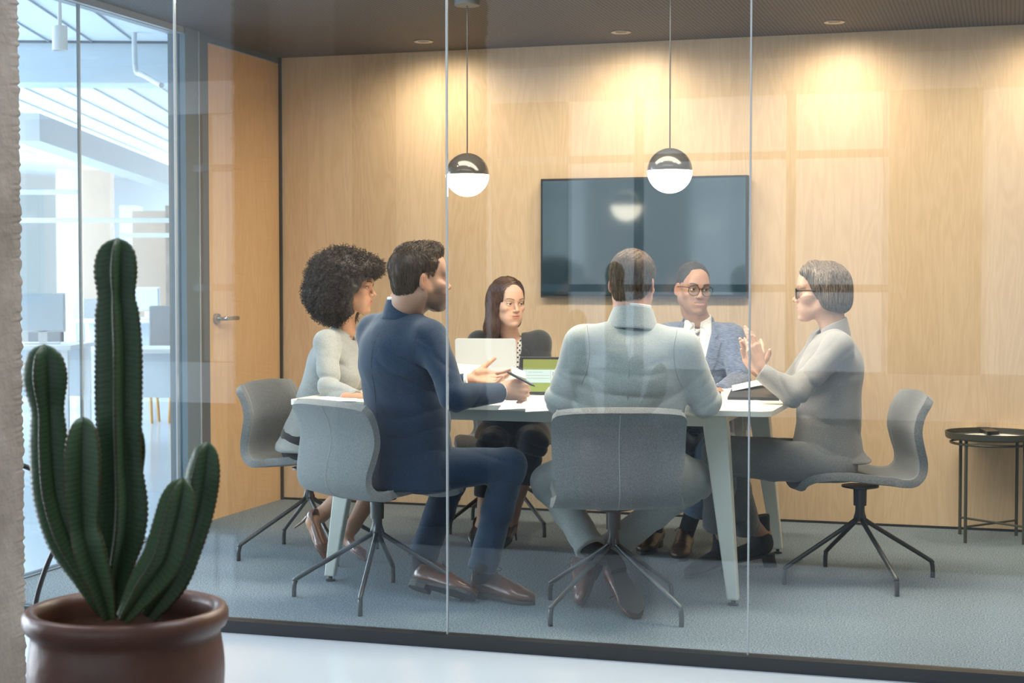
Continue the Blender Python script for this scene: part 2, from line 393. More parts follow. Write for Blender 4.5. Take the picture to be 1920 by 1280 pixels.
t = obj('conduit_pipe', tb(smooth_path(pts, 4), .022, 10), bpy.data.materials['light_grey_duct']); tag(t, 'bent pale conduit pipe on the beam of the far office', 'pipe')
# glazed partition bars in the far office
for i, (y_px, x0, x1, d_) in enumerate(((360, 20, 152, 13.5), (413, 20, 345, 14.0), (441, 225, 345, 15.0))):
    A = W(x0, y_px, d_); B = W(x1, y_px, d_)
    t = struct('trim_%d' % (20+i), tb([A, B], .022, 6), M['white_paint'])
def wcard(name, x0, x1, y0, y1, d_, th, m, kind=True, label=None, cat=None):
    """a real slab standing in the far office: front face spans the given outline at distance d_"""
    A = W(x0, y1, d_); B = W(x1, y0, d_)
    bm = bmesh.new(); w = math.hypot(B[0]-A[0], B[1]-A[1]); ang = math.atan2(B[1]-A[1], B[0]-A[0])
    mt = Matrix.Translation((A[0], A[1], 0)) @ Matrix.Rotation(ang, 4, 'Z')
    box(bm, 0, w, 0, th, A[2], B[2], mt)
    o = obj(name, bm, m)
    if kind: o['kind'] = 'structure'
    else: tag(o, label, cat)
    return o
wcard('wall_office_pier', 108, 134, 318, 640, 24.0, .6, M['pale_blue'])
wcard('wall_office_panel', 250, 312, 395, 640, 22.5, .3, M['tan_wall'])
wcard('wall_office_panel', 226, 252, 385, 640, 22.8, .5, M['pale_blue'])
wcard('wall_office_panel', 312, 346, 385, 650, 22.2, .5, M['concrete'])
wcard('wall_office_panel', 150, 205, 318, 560, 26.0, .3, M['tan_wall'])
def desk(x0, x1, y_top, d_, label, group=None, dep=.7):
    A = W(x0, y_top, d_); B = W(x1, y_top, d_); z = A[2]
    w = math.hypot(B[0]-A[0], B[1]-A[1]); ang = math.atan2(B[1]-A[1], B[0]-A[0])
    t = empty('office_desk', (A[0], A[1], -.04), ang, label, 'desk', group); h = z+.04
    obj('desktop', bx(0, w, 0, dep, h-.03, h), M['white_paint'], t)
    for xx in (0.03, w-.08):
        for yy in (.03, dep-.08): obj('leg', bx(xx, xx+.05, yy, yy+.05, 0, h-.03), M['white_paint'], t)
    obj('modesty_panel', bx(.08, w-.08, dep-.1, dep-.08, h-.4, h-.03), M['pale_blue'], t)
    return A, ang, h-.04
def monitor(px, py_base, d_, w, h, label, face=0):
    A = W(px, py_base, d_)
    t = empty('computer_monitor', (A[0], A[1], A[2]), YAW+face, label, 'monitor')
    obj('screen', bx(-w/2, w/2, -.02, .02, .10, .10+h), M['pale_blue'], t, bevel=.004)
    obj('bezel', bx(-w/2-.012, w/2+.012, .0, .026, .088, .112+h), M['white_paint'], t)
    obj('stand', bx(-.03, .03, .0, .03, 0, .2), M['white_paint'], t); obj('base', bx(-.12, .12, -.08, .1, 0, .012), M['white_paint'], t)
desk(128, 340, 600, 18.6, 'white office desk far left, behind the tall cactus, holding a monitor')
monitor(276, 597, 19.0, .27, .26, 'small pale monitor on the far white desk, right of the tall cactus')
desk(-60, 132, 648, 11.3, 'white desk at far left beyond the concrete column')
monitor(80, 645, 11.6, .30, .26, 'large pale monitor beside the concrete column', .2)
desk(182, 345, 655, 11.8, 'nearer white office desk seen between the cactus arms')
def office_chair(px, py, d_, label, col):
    A = PZ(px, py, -.04) if d_ is None else W(px, py, d_)
    t = empty('task_chair', (A[0], A[1], -.04), 0, label, 'office chair')
    bm = bmesh.new()
    for k in range(5):
        an = k*2*PI/5+.3; tube(bm, [(0, 0, .09), (.3*math.cos(an), .3*math.sin(an), .06)], [.02, .014], 8)
        tube(bm, [(.3*math.cos(an), .3*math.sin(an)-.015, .03), (.3*math.cos(an), .3*math.sin(an)+.015, .03)], .03, 10)
    obj('wheeled_base', bm, M['white_paint'], t); obj('column', tb([(0, 0, .08), (0, 0, .42)], .025), M['chair_leg'], t)
    obj('seat', bx(-.23, .23, -.22, .22, .42, .48), col, t, bevel=.02); obj('backrest', bx(-.2, .2, .2, .25, .5, .98), col, t, bevel=.02)
office_chair(292, 742, None, 'grey task chair on wheels far left, right of the tall cactus', M['steel_dark'])
office_chair(62, 770, None, 'grey task chair beside the column, behind the short cactus arm', M['steel_dark'])
for px, lab in ((270, 'left of the two orange wooden stools at the far desk'), (343, 'right of the two orange wooden stools at the far desk')):
    A = W(px, 664, 14.2)
    t = empty('wooden_stool', (A[0], A[1], -.04), .2, lab, 'stool')
    obj('seat', lt([(0, 0), (.14, 0), (.15, .015), (.14, .035), (0, .035)], 24), mat('honey_wood', (.62, .33, .10), .5) if px == 270 else bpy.data.materials['honey_wood'], t, loc=(0, 0, A[2]))
    for k in range(4):
        an = PI/4+k*PI/2; obj('leg', tb([(.10*math.cos(an), .10*math.sin(an), A[2]), (.14*math.cos(an), .14*math.sin(an), 0)], .015, 8), bpy.data.materials['honey_wood'], t)

# ================================================================== LIGHT FITTINGS
def pendant(x, label):
    y = 6.57
    t = empty('pendant_lamp', (x, y, ZC), 0, label, 'pendant lamp', 'globe pendants over the table')
    obj('canopy', lt([(0, -.048), (.052, -.048), (.055, -.045), (.055, 0), (0, 0)], 40), M['steel_dark'], t)
    zc = 1.679-ZC; r = .094
    obj('cord', tb([(0, 0, -.045), (0, 0, zc+r)], .0028, 8), M['black'], t)
    obj('upper_shell', lt([(r*math.sin(a), zc+r*math.cos(a)) for a in np.linspace(0, PI/2, 20)], 56), M['lamp_black'], t, smooth=True)
    obj('lamp_globe', lt([(r*math.sin(a), zc+r*math.cos(a)) for a in np.linspace(PI/2, PI, 20)], 56), M['white_glow'], t, smooth=True)
pendant(-2.249, 'left pendant globe with dark upper half and glowing white lower half')
pendant(-1.359, 'right pendant globe, dark above and glowing below, in front of the screen')
def downlight(x, y, label, power=55):
    t = empty('recessed_downlight', (x, y, ZC), 0, label, 'downlight', 'recessed ceiling spots')
    obj('trim_ring', lt([(.030, -.001), (.046, -.006), (.050, -.004), (.050, 0), (.028, 0)], 32), M['chrome'], t, smooth=True)
    obj('lamp', lt([(0, -.003), (.027, -.003), (.027, 0), (0, 0)], 24), M['lamp_black'], t)
    l = bpy.data.lights.new('downlight_beam', 'SPOT'); l.energy = power; l.color = (1, .84, .62); l.spot_size = R_(158); l.spot_blend = 1; l.shadow_soft_size = .05
    o = bpy.data.objects.new('downlight_beam', l); C.objects.link(o); o.parent = t; o.location = (0, 0, -.012)
    return o
for i, (x, lab) in enumerate(((-2.897, 'leftmost of the three recessed ceiling spots along the wood wall'), (-1.855, 'middle one of the three recessed ceiling spots'), (-.815, 'rightmost visible recessed ceiling spot'), (.23, 'recessed ceiling spot beyond the right edge'), (1.27, 'recessed ceiling spot near the far right wall'))):
    o = downlight(x, 7.77, lab, 48); o.rotation_euler = (R_(14), 0, 0)
for x, lb in ((-2.9, 'first'), (-1.86, 'second'), (-.82, 'third'), (.23, 'fourth')):  # front row added out of view to raise the room's ambient light
    downlight(x, 5.85, 'added out-of-view fill spot near the glass, %s from the door side' % lb, 30)

# ================================================================== TV
A = PY(1013, 336, 8.07); B = PY(1402, 558, 8.07)
x0, x1 = PY(1013, 450, 8.07)[0], PY(1402, 450, 8.07)[0]; z1 = (PY(1013, 336, 8.07)[2]+PY(1402, 327, 8.07)[2])/2; z0 = (PY(1013, 560, 8.07)[2]+PY(1402, 557, 8.07)[2])/2
t = empty('wall_television', ((x0+x1)/2, 8.13, (z0+z1)/2), 0, 'large black flat screen television mounted on the maple wall', 'television')
w, h = (x1-x0)/2, (z1-z0)/2
obj('casing', bx(-w, w, -.055, -.012, -h, h), M['black'], t, bevel=.003)
obj('screen', bx(-w+.012, w-.012, -.0575, -.0545, -h+.018, h-.012), M['screen'], t)
obj('bottom_strip', bx(-w+.002, w-.002, -.059, -.055, -h, -h+.008), M['chair_leg'], t)
obj('wall_bracket', bx(-.2, .2, -.014, -.0005, -.15, .15), M['black'], t)

# ================================================================== TABLE
TX0, TX1, TY0, TY1, TZ = -2.785, -.835, 5.885, 7.26, .742
t = empty('meeting_table', ((TX0+TX1)/2, (TY0+TY1)/2, 0), 0, 'long ivory meeting table on splayed tapered legs', 'table')
tx, ty = (TX1-TX0)/2, (TY1-TY0)/2
def rrect(hx, hy, r, n=6):
    out = []
    for cx, cy, a0 in ((hx-r, hy-r, 0), (-hx+r, hy-r, PI/2), (-hx+r, -hy+r, PI), (hx-r, -hy+r, 3*PI/2)):
        for k in range(n+1):
            a = a0+PI/2*k/n; out.append((cx+r*math.cos(a), cy+r*math.sin(a)))
    return out
bm = bmesh.new(); prism(bm, rrect(tx, ty, .05), TZ-.022, TZ)
obj('tabletop', bm, M['table'], t, bevel=.002)
bm = bmesh.new()
for s in (-1, 1): box(bm, -tx+.22, tx-.22, s*(ty-.16)-.02, s*(ty-.16)+.02, TZ-.075, TZ-.022)
for s in (-1, 1): box(bm, s*(tx-.24)-.02, s*(tx-.24)+.02, -ty+.14, ty-.14, TZ-.075, TZ-.022)
obj('frame_rail', bm, M['table_leg'], t)
for sx in (-1, 1):
    for sy in (-1, 1):
        bm = bmesh.new()
        top = np.array([sx*(tx-.235), sy*(ty-.16), TZ-.03]); bot = np.array([sx*(tx-.150), sy*(ty-.085), .02])
        vs = []
        for p, hw in ((top, .043), (top*.93+bot*.07, .046), (bot, .022)):
            vs.append([bm.verts.new((p[0]+a_*hw, p[1]+b_*hw*.8, p[2])) for a_, b_ in ((-1, -1), (1, -1), (1, 1), (-1, 1))])
        for a_, b_ in zip(vs, vs[1:]):
            for k in range(4): bm.faces.new((a_[k], a_[(k+1) % 4], b_[(k+1) % 4], b_[k]))
        bm.faces.new(vs[0][::-1]); bm.faces.new(vs[-1])
        lg = obj('leg', bm, M['table_leg'], t, bevel=.006)
        obj('levelling_foot', lt([(0, 0), (.02, 0), (.02, .006), (.008, .01), (.008, .03), (0, .03)], 20), M['black'], lg, loc=(bot[0], bot[1], 0))

# ================================================================== CHAIRS
def chair_profile(n=44):
    pts = [(.255, .372), (.245, .392), (.20, .412), (.10, .418), (-.03, .404), (-.12, .398), (-.19, .412), (-.232, .450), (-.240, .505), (-.223, .575), (-.213, .63), (-.225, .69), (-.252, .745), (-.261, .758)]
    return smooth_path(pts, 4)
def make_chair():
    t = empty('swivel_chair', (0, 0, 0))
    prof = chair_profile(); n = len(prof); nu = 20
    bm = bmesh.new(); rows = []; L = 0; s = [0]
    for a, b in zip(prof, prof[1:]): s.append(s[-1]+float(np.linalg.norm(b-a)))
    edge = []
    for i, (f, z) in enumerate(prof):
        q = s[i]/s[-1]
        wd = .225
        if q < .10: wd = .165+.06*math.sqrt(max(0, q/.10))
        if q > .45: wd = .240 - .018*math.exp(-((q-.66)/.10)**2)
        if q > .965: wd = .240-.022*((q-.965)/.035)**2
        back = min(1, max(0, (q-.42)/.15)); row = []
        for j in range(nu+1):
            v = -1+2*j/nu; y = v*wd
            cup = (v*v)*.022
            tp = 0
            if q > .9: tp = -.010*abs(v)**4*(q-.9)/.1
            row.append(bm.verts.new((f+cup*back, y, z+cup*(1-back)*.9+tp)))
        rows.append(row)
        edge.append((wd, f, z, back))
    for a, b in zip(rows, rows[1:]):
        for j in range(nu): bm.faces.new((a[j], a[j+1], b[j+1], b[j]))
    o = obj('seat_shell', bm, M['felt'], t, smooth=True)
    md = o.modifiers.new('thick', 'SOLIDIFY'); md.thickness = .032; md.offset = 1
    md = o.modifiers.new('round', 'BEVEL'); md.width = .011; md.segments = 3; md.limit_method = 'ANGLE'; md.angle_limit = R_(50)
    for s_ in (-1, 1):
        pts = [(f+.026*bk*.85+.004, s_*(wd-.022), z+.019*(1-bk)+.002) for (wd, f, z, bk) in edge[4:-2]]
        pts = [(p[0], p[1], p[2]) for p in pts]
    # stitched seam down the middle of the back, outside
    def outside(i, off=.034):
        f, z = prof[i]; a = prof[max(i-1, 0)]; b = prof[min(i+1, n-1)]; tx_, tz_ = (b-a)/np.linalg.norm(b-a)
        return (f-off*abs(tz_) if i > n*.45 else f, 0, z-off*abs(tx_))
    # under-seat hub, stem and four bent legs
    obj('hub', lt([(0, .31), (.026, .31), (.027, .375), (.075, .385), (.075, .392), (0, .392)], 28), M['chair_leg'], t, smooth=False)
    obj('stem', lt([(0, .245), (.019, .245), (.019, .315), (0, .315)], 24), M['chair_leg'], t)
    for k in range(4):
        an = PI/4+k*PI/2; c, s2 = math.cos(an), math.sin(an)
        pts = [(.008*c, .008*s2, .30), (.018*c, .018*s2, .262), (.045*c, .045*s2, .235), (.30*c, .30*s2, .082), (.322*c, .322*s2, .062), (.328*c, .328*s2, .035), (.328*c, .328*s2, .0)]
        obj('leg', tb(smooth_path(pts, 4), .0095, 10), M['chair_leg'], t, smooth=True)
    return t
def seam_line(t):
    """pale stitch lines following the shell: one centre line outside, one along each side inside"""
    sh = [c for c in bpy.data.objects if c.parent == t and c.name.startswith('seat_shell')][0]
    dg = bpy.context.evaluated_depsgraph_get(); ev = sh.evaluated_get(dg); bv = BVHTree.FromObject(ev, dg)
    for y, side in ((0.0, -1), (-.20, 1), (.20, 1)):
        pts = []
        prof = chair_profile()
        for i, (f, z) in enumerate(prof):
            a = prof[max(i-1, 0)]; b = prof[min(i+1, len(prof)-1)]; tg = (b-a)/np.linalg.norm(b-a)
            nrm = Vector((tg[1], 0, -tg[0])) * (1 if side > 0 else -1)
            if i < 6 or i > len(prof)-4: continue
            org = Vector((f, y, z)) + nrm*.10
            h = bv.ray_cast(org, -nrm, .2)
            if h[0] is not None: pts.append(h[0]+nrm*.0004)
        if len(pts) > 4: obj('seam', tb(pts, .0013, 5), M['seam'], t)
chair0 = make_chair(); bpy.context.view_layer.update(); seam_line(chair0)
# x axis of the chair points forward; heading h (0 = +Y, clockwise) -> rotation
def h2r(h): return R_(90-h)
CH = [(-2.315, 5.69, 31, 12, 'grey felt swivel chair under the man in navy, nearest the left pane joint'),
      (-1.385, 5.70, -19, 20, 'grey felt swivel chair seen from behind under the man in the pale jacket'),
      (-2.975, 6.51, 94, 0, 'grey felt swivel chair under the curly-haired woman at the left table end'),
      (-.575, 6.606, -107, -15, 'grey felt swivel chair under the grey-haired woman at the right table end'),
      (-2.36, 7.50, 175, 5, 'grey felt swivel chair under the dark-haired woman behind the laptop'),
      (-1.43, 7.52, 180, 10, 'grey felt swivel chair under the man in glasses and blue-grey suit')]
chairs = []
for i, (x, y, h, lr, lab) in enumerate(CH):
    c = chair0 if i == 0 else copy_tree(chair0)
    c.location = (x, y, 0); c.rotation_euler = (0, 0, h2r(h)); tag(c, lab, 'chair', 'swivel chairs around the meeting table'); chairs.append(c)
# the swivel bases keep their own angle
LEGDIR = [-12, 8, 0, -10, 10, 10]
bpy.context.view_layer.update()
for c, x in zip(chairs, (W(555, 1122, 6.156), W(1281, 1180, 5.611), W(449, 1054, 6.947), W(1471, 1099, 6.402), None, None)):
    if x is None: continue
    want = math.atan2(x[1]-c.location.y, x[0]-c.location.x)
    rot = want - c.rotation_euler.z - PI/4
    for ch in [o for o in bpy.data.objects if o.parent == c and o.name.startswith('leg')]:
        ch.rotation_euler = (0, 0, rot)
# ================================================================== SMOOTH SHAPES (signed distances -> one closed mesh)
def nrm_(v): v = np.asarray(v, float); return v/np.linalg.norm(v)
def snoise(P, f, seed=0):
    r = np.random.RandomState(seed); out = 0
    for i in range(5):
        d = r.normal(size=3); d /= np.linalg.norm(d); ph = r.rand()*6.28; g = f*(.7+.9*r.rand())
        d2 = r.normal(size=3); d2 /= np.linalg.norm(d2)
        out = out + np.sin((P@(d*g)) + ph + 1.3*np.sin(P@(d2*g*.6)+ph*2))
    return out/5
class SDF:
    def __init__(s): s.ops = []; s.mods = []
    def cap(s, a, b, ra, rb=None, k=.02, flat=None, op='+', off=None):
        a = np.asarray(a, float); b = np.asarray(b, float); rb = ra if rb is None else rb
        m = max(ra, rb); lo = np.minimum(a, b)-m; hi = np.maximum(a, b)+m; ba = b-a; L2 = max(ba@ba, 1e-9)
        def fn(P):
            q = P-a
            if flat is not None:
                ax, fc = flat; ax = nrm_(ax)
                t = np.clip((q@ba)/L2, 0, 1)
                v = q-t[..., None]*ba; c = v@ax
                v = v+((fc-1)*c)[..., None]*ax
                d = np.sqrt((v*v).sum(-1)); d = d-(ra+(rb-ra)*t)
                return np.where(d > 0, d/ (1+(fc-1)*.5), d/fc)
            t = np.clip((q@ba)/L2, 0, 1); v = q-t[..., None]*ba
            return np.sqrt((v*v).sum(-1))-(ra+(rb-ra)*t)
        s.ops.append((op, fn, lo, hi, k)); return s
    def ell(s, c, r, rot=None, k=.02, op='+'):
        c = np.asarray(c, float); r = np.asarray(r, float); m = r.max() if rot is not None else r
        def fn(P):
            q = P-c
            if rot is not None: q = q@np.asarray(rot).T
            k0 = np.sqrt(((q/r)**2).sum(-1)); k1 = np.sqrt(((q/(r*r))**2).sum(-1))+1e-9
            return k0*(k0-1)/k1
        s.ops.append((op, fn, c-m, c+m, k)); return s
    def fn(s, f, lo, hi, k=.01, op='+'):
        s.ops.append((op, f, np.asarray(lo, float), np.asarray(hi, float), k)); return s
    def cut(s, p, n, rad, k=.004):
        p = np.asarray(p, float); n = nrm_(n)
        def f(P):
            q = P-p; return np.maximum(-(q@n), np.sqrt((q*q).sum(-1))-rad)
        s.ops.append(('-', f, p-rad, p+rad, k)); return s
    def mesh(s, h, disp=None):
        lo = np.min([o[2] for o in s.ops if o[0] == '+'], 0)-3*h-.012; hi = np.max([o[3] for o in s.ops if o[0] == '+'], 0)+3*h+.012
        n = np.ceil((hi-lo)/h).astype(int)+1
        F = np.full(n, .08, np.float32)
        for op, fn, a, b, k in s.ops:
            mg = k+3*h+(.012 if disp is not None else 0)
            i0 = np.clip(np.floor((a-mg-lo)/h).astype(int), 0, n); i1 = np.clip(np.ceil((b+mg-lo)/h).astype(int)+1, 0, n)
            if (i1 <= i0).any(): continue
            sl = tuple(slice(x, y) for x, y in zip(i0, i1))
            G = np.stack(np.meshgrid(*[lo[d]+h*np.arange(i0[d], i1[d]) for d in range(3)], indexing='ij'), -1)
            D = fn(G); A = F[sl].astype(float)
            if op == '+':
                hh = np.clip(.5+.5*(A-D)/k, 0, 1); F[sl] = A+(D-A)*hh-k*hh*(1-hh)
            else:
                D = -D; hh = np.clip(.5-.5*(A-D)/k, 0, 1); F[sl] = A+(D-A)*hh+k*hh*(1-hh)
        if disp is not None:
            m = np.abs(F) < .02
            ii = np.argwhere(m); P = lo+h*ii; F[m] += disp(P).astype(np.float32)
        return surface_nets(F, lo, h)
def surface_nets(F, lo, h):
    S = F < 0
    c = np.zeros(tuple(x-1 for x in F.shape), np.uint8)
    cs = [(i, j, k) for i in (0, 1) for j in (0, 1) for k in (0, 1)]
    sh = c.shape
    for i, j, k in cs: c += S[i:i+sh[0], j:j+sh[1], k:k+sh[2]]
    act = (c > 0) & (c < 8); idx = np.argwhere(act); ids = np.full(sh, -1, np.int32); ids[act] = np.arange(len(idx))
    acc = np.zeros((len(idx), 3)); cnt = np.zeros(len(idx))
    for a in cs:
        for d in range(3):
            if a[d]: continue
            b = list(a); b[d] = 1
            fa = F[idx[:, 0]+a[0], idx[:, 1]+a[1], idx[:, 2]+a[2]].astype(float); fb = F[idx[:, 0]+b[0], idx[:, 1]+b[1], idx[:, 2]+b[2]].astype(float)
            m = (fa < 0) != (fb < 0); t = np.where(m, fa/np.where(m, fa-fb, 1), 0)
            p = np.array(a, float)[None]+t[:, None]*(np.array(b)-np.array(a))[None]
            acc += np.where(m[:, None], p, 0); cnt += m
    V = lo+h*(idx+acc/np.maximum(cnt, 1)[:, None])
    Q = []
    for d in range(3):
        e1, e2 = [x for x in range(3) if x != d]
        A = np.take(S, range(0, F.shape[d]-1), d); B = np.take(S, range(1, F.shape[d]), d)
        ch = np.argwhere(A != B); ch = ch[(ch[:, e1] > 0) & (ch[:, e2] > 0) & (ch[:, e1] < sh[e1]) & (ch[:, e2] < sh[e2])]
        if not len(ch): continue
        ins = A[ch[:, 0], ch[:, 1], ch[:, 2]]
        qs = []
        for o1, o2 in ((-1, -1), (0, -1), (0, 0), (-1, 0)):
            q = ch.copy(); q[:, e1] += o1; q[:, e2] += o2; qs.append(ids[q[:, 0], q[:, 1], q[:, 2]])
        q = np.stack(qs, 1); flip = ins if d != 1 else ~ins
        q = np.where(flip[:, None], q, q[:, ::-1]); Q.append(q[(q >= 0).all(1)])
    return V, np.concatenate(Q)
def np_mesh(name, V, Q, col=None):
    me = bpy.data.meshes.new(name); n = len(Q); w = Q.shape[1]
    me.vertices.add(len(V)); me.vertices.foreach_set('co', V.astype(np.float32).ravel())
    me.loops.add(n*w); me.loops.foreach_set('vertex_index', Q.astype(np.int32).ravel())
    me.polygons.add(n); me.polygons.foreach_set('loop_start', np.arange(0, n*w, w, dtype=np.int32))
    me.polygons.foreach_set('use_smooth', [True]*n)
    if col is not None:
        a = me.color_attributes.new('tone', 'FLOAT_COLOR', 'POINT'); a.data.foreach_set('color', np.c_[col, np.ones(len(V))].astype(np.float32).ravel())
    me.update(); me.validate(); return me
def sobj(name, S, h, m, parent, disp=None, local=None):
    V, Q = S.mesh(h, disp)
    if local is not None: V = local(V)
    return obj(name, np_mesh(name, V, Q), m, parent)
class Frame:
    def __init__(s, o, heading, pitch=0, roll=0, sc=1.0):
        h = R_(heading); f = np.array([math.sin(h), math.cos(h), 0]); l = np.array([-math.cos(h), math.sin(h), 0]); u = np.array([0, 0, 1.0])
        p = R_(pitch); f, u = f*math.cos(p)-u*math.sin(p), u*math.cos(p)+f*math.sin(p)      # pitch>0 looks down
        r = R_(roll); l, u = l*math.cos(r)+u*math.sin(r), u*math.cos(r)-l*math.sin(r)
        s.o = np.asarray(o, float); s.B = np.stack([f, l, u]); s.s = sc
    def __call__(s, V): return s.o+s.s*(np.asarray(V, float)@s.B)
    def inv(s, P): return ((np.asarray(P, float)-s.o)@s.B.T)/s.s
    def dir(s, d): return np.asarray(d, float)@s.B
    def mat(s):
        m = Matrix([[*(s.B[:, i]*s.s), s.o[i]] for i in range(3)]+[[0, 0, 0, 1]]); return m
def fwd_(h): h = R_(h); return np.array([math.sin(h), math.cos(h), 0])
def left_(h): h = R_(h); return np.array([-math.cos(h), math.sin(h), 0])

# ------------------------------------------------------------------ head
def head_piece(fr, neckbase, skin, lips, brow, iris=(.07, .035, .02), stubble=None, smile=0, fem=False, gaze=(1, 0, 0), neck_r=.052, jaw=1.0, teeth=False):
    S = SDF(); nb = fr.inv(neckbase)
    S.ell((-.014, 0, .045), (.093, .073, .079), k=.01)
    S.ell((.018, 0, -.02), (.070, .060, .082), k=.03)
    jw = .052*jaw
    for s in (-1, 1):
        S.cap((-.004, s*jw, -.048), (.060, s*.020*jaw, -.100), .019, .0155, k=.03)
        S.cap((-.005, s*jw*1.02, -.02), (-.003, s*jw, -.05), .018, .017, k=.02)
        S.cap((.080, s*.040, .022), (.088, s*.014, .017), .0095 if not fem else .007, k=.014)
        S.ell((.060, s*.044, -.022), (.026, .019, .017), k=.024)
        S.ell((.069, s*.026, -.055), (.020, .018, .022), k=.02)
    S.ell((.078, 0, -.101), (.0165, .020 if fem else .024, .015), k=.016)
    S.ell((.078, 0, -.062), (.021, .028, .022), k=.015); S.ell((.080, 0, -.046), (.0155, .020, .013), k=.012)
    for s in (-1, 1): S.ell((.058, s*.024, -.074), (.028, .024, .026), k=.02)
    S.ell((.070, 0, .045), (.026, .046, .042), k=.03)
    for s in (-1, 1): S.ell((.101, s*.0315, .001), (.019, .019, .0125), k=.012, op='-')
    S.cap((.086, 0, .012), (.107, 0, -.027), .0068, .0085 if fem else .0095, k=.011)
    S.ell((.1095, 0, -.030), (.0095, .0098, .0085), k=.006)
    for s in (-1, 1): S.ell((.0985, s*.0125, -.034), (.0095, .0068, .0065), k=.005); S.ell((.1035, s*.0065, -.0415), (.0045, .0032, .0030), k=.003, op='-')
    for s in (-1, 1):                                  # lids around the eyeball, then the slit between them
        S.ell((.0765, s*.0315, .001), (.0150, .0165, .0142), k=.004)
        S.ell((.0935, s*.0318, .0005), (.013, .0145, .0041), k=.0022, op='-')
    w = .022+smile*.0055; cz = -.060+smile*.004
    S.cap((.0905, 0, -.0575), (.0785, w, cz), .0058, .0025, k=.004); S.cap((.0905, 0, -.0575), (.0785, -w, cz), .0058, .0025, k=.004)
    S.cap((.0900, 0, -.0680-smile*.002), (.0785, w*.9, cz-.003), .0068, .0025, k=.004); S.cap((.0900, 0, -.0680-smile*.002), (.0785, -w*.9, cz-.003), .0068, .0025, k=.004)
    gap = .0012+.0026*smile
    S.ell((.0965, 0, -.0622), (.012, w*.92, gap), k=.002, op='-')
    for s in (-1, 1):
        a = R_(18)*s; rot = np.array([[math.cos(a), math.sin(a), 0], [-math.sin(a), math.cos(a), 0], [0, 0, 1]])
        t = R_(-12); rt2 = np.array([[math.cos(t), 0, math.sin(t)], [0, 1, 0], [-math.sin(t), 0, math.cos(t)]])
        ra = R_(26*s); rz = np.array([[math.cos(ra), -math.sin(ra), 0], [math.sin(ra), math.cos(ra), 0], [0, 0, 1]])
        rr = rt2@rz
        S.ell((-.014, s*.0765, -.004), (.0185, .0060, .031), rot=rr, k=.005)
        S.ell((-.009, s*.0715, -.028), (.010, .005, .010), k=.005)
        S.ell((-.008, s*.0835, .001), (.0115, .0062, .020), rot=rr, k=.002, op='-'); S.cap((-.012, s*.0795, .012), (-.012, s*.0795, -.008), .0025, k=.003)
    S.cap((-.028, 0, -.055), nb*.35+np.array([-.03, 0, -.07])*.65, neck_r*.98, neck_r, k=.03)
    S.cap(nb*.35+np.array([-.03, 0, -.07])*.65, nb, neck_r, neck_r*1.12, k=.03)
    if not fem: S.ell(nb*.4+np.array([.02, 0, -.10])*.6+np.array([.018, 0, 0]), (.012, .010, .014), k=.02)
    V, Q = S.mesh(.0027)
    col = np.tile(np.array(skin, float), (len(V), 1)); x, y, z = V.T
    def mix(mask, c):
        nonlocal col
        mask = np.clip(mask, 0, 1)[:, None]; col = col*(1-mask)+np.array(c)*mask
    ck = np.exp(-(((x-.07)/.03)**2+((np.abs(y)-.04)/.02)**2+((z+.03)/.02)**2)); mix(ck*.22, (skin[0]*1.1, skin[1]*.72, skin[2]*.68))
    er = np.exp(-(((x+.012)/.02)**2+((np.abs(y)-.08)/.012)**2+((z)/.03)**2)); mix(er*.35, (skin[0]*1.05, skin[1]*.6, skin[2]*.5))
    if stubble is not None:
        m = ((z < -.030) & (x > .0)).astype(float)*np.clip((-.028-z)/.018, 0, 1)*np.clip((x+.012)/.02, 0, 1)*np.clip((z+.128)/.01, 0, 1)
        m *= 1-np.exp(-(((x-.085)/.02)**2+(y/.024)**2+((z+.063)/.0085)**2))
        m *= np.clip(1.15-np.exp(-(((x-.075)/.03)**2+((np.abs(y)-.04)/.016)**2+((z+.036)/.014)**2)), 0, 1)
        mix(m*stubble[0], stubble[1])
    lm = (x > .074)*(np.abs(y) < w+.001)*((z-(-.0545+smile*.001-.0025*(np.abs(y)/w)**2)) < 0)*((z-(-.0765+.010*(np.abs(y)/w)**2)) > 0)
    mix(lm*.85, lips)
    if teeth: mix((x > .078)*(x < .0905)*(np.abs(y) < w*.8)*(np.abs(z+.0622) < gap+.0006), (.75, .72, .68))
    ay = np.abs(y); bz = .0215+.0065*np.sin(np.clip((ay-.012)/.040, 0, 1)*2.4)
    bm_ = (x > .055)*(ay > .012)*(ay < .050)*np.clip(1-np.abs(z-bz)/(.0048 if not fem else .0034), 0, 1)*1.6
    mix(bm_*.9, brow)
    lash = (x > .07)*(ay > .018)*(ay < .047)*(np.abs(z-.0052) < .0022)*np.clip((x-.07)/.01, 0, 1); mix(lash*.75, (.03, .02, .015))
    pieces = [(fr(V), Q, col)]
    for s in (-1, 1):                                  # eyeballs
        bm = bmesh.new(); bmesh.ops.create_uvsphere(bm, u_segments=24, v_segments=16, radius=.0128)
        bmesh.ops.triangulate(bm, faces=bm.faces); bm.verts.ensure_lookup_table()
        E = np.array([v.co for v in bm.verts]); T = np.array([[v.index for v in f.verts] for f in bm.faces]); bm.free()
        g = nrm_(gaze); an = np.arccos(np.clip((E/.0128)@g, -1, 1))
        ec = np.where(an[:, None] < .26, np.array([[.01, .01, .01]]), np.where(an[:, None] < .60, np.array([iris]), np.array([[.62, .58, .55]])))
        # rotate so that dense rings are not needed: plain colouring is enough at this size
        T4 = np.c_[T, T[:, 2]]
        pieces.append((fr(E+np.array([.0775, s*.0315, .001])), T, ec))
    return pieces
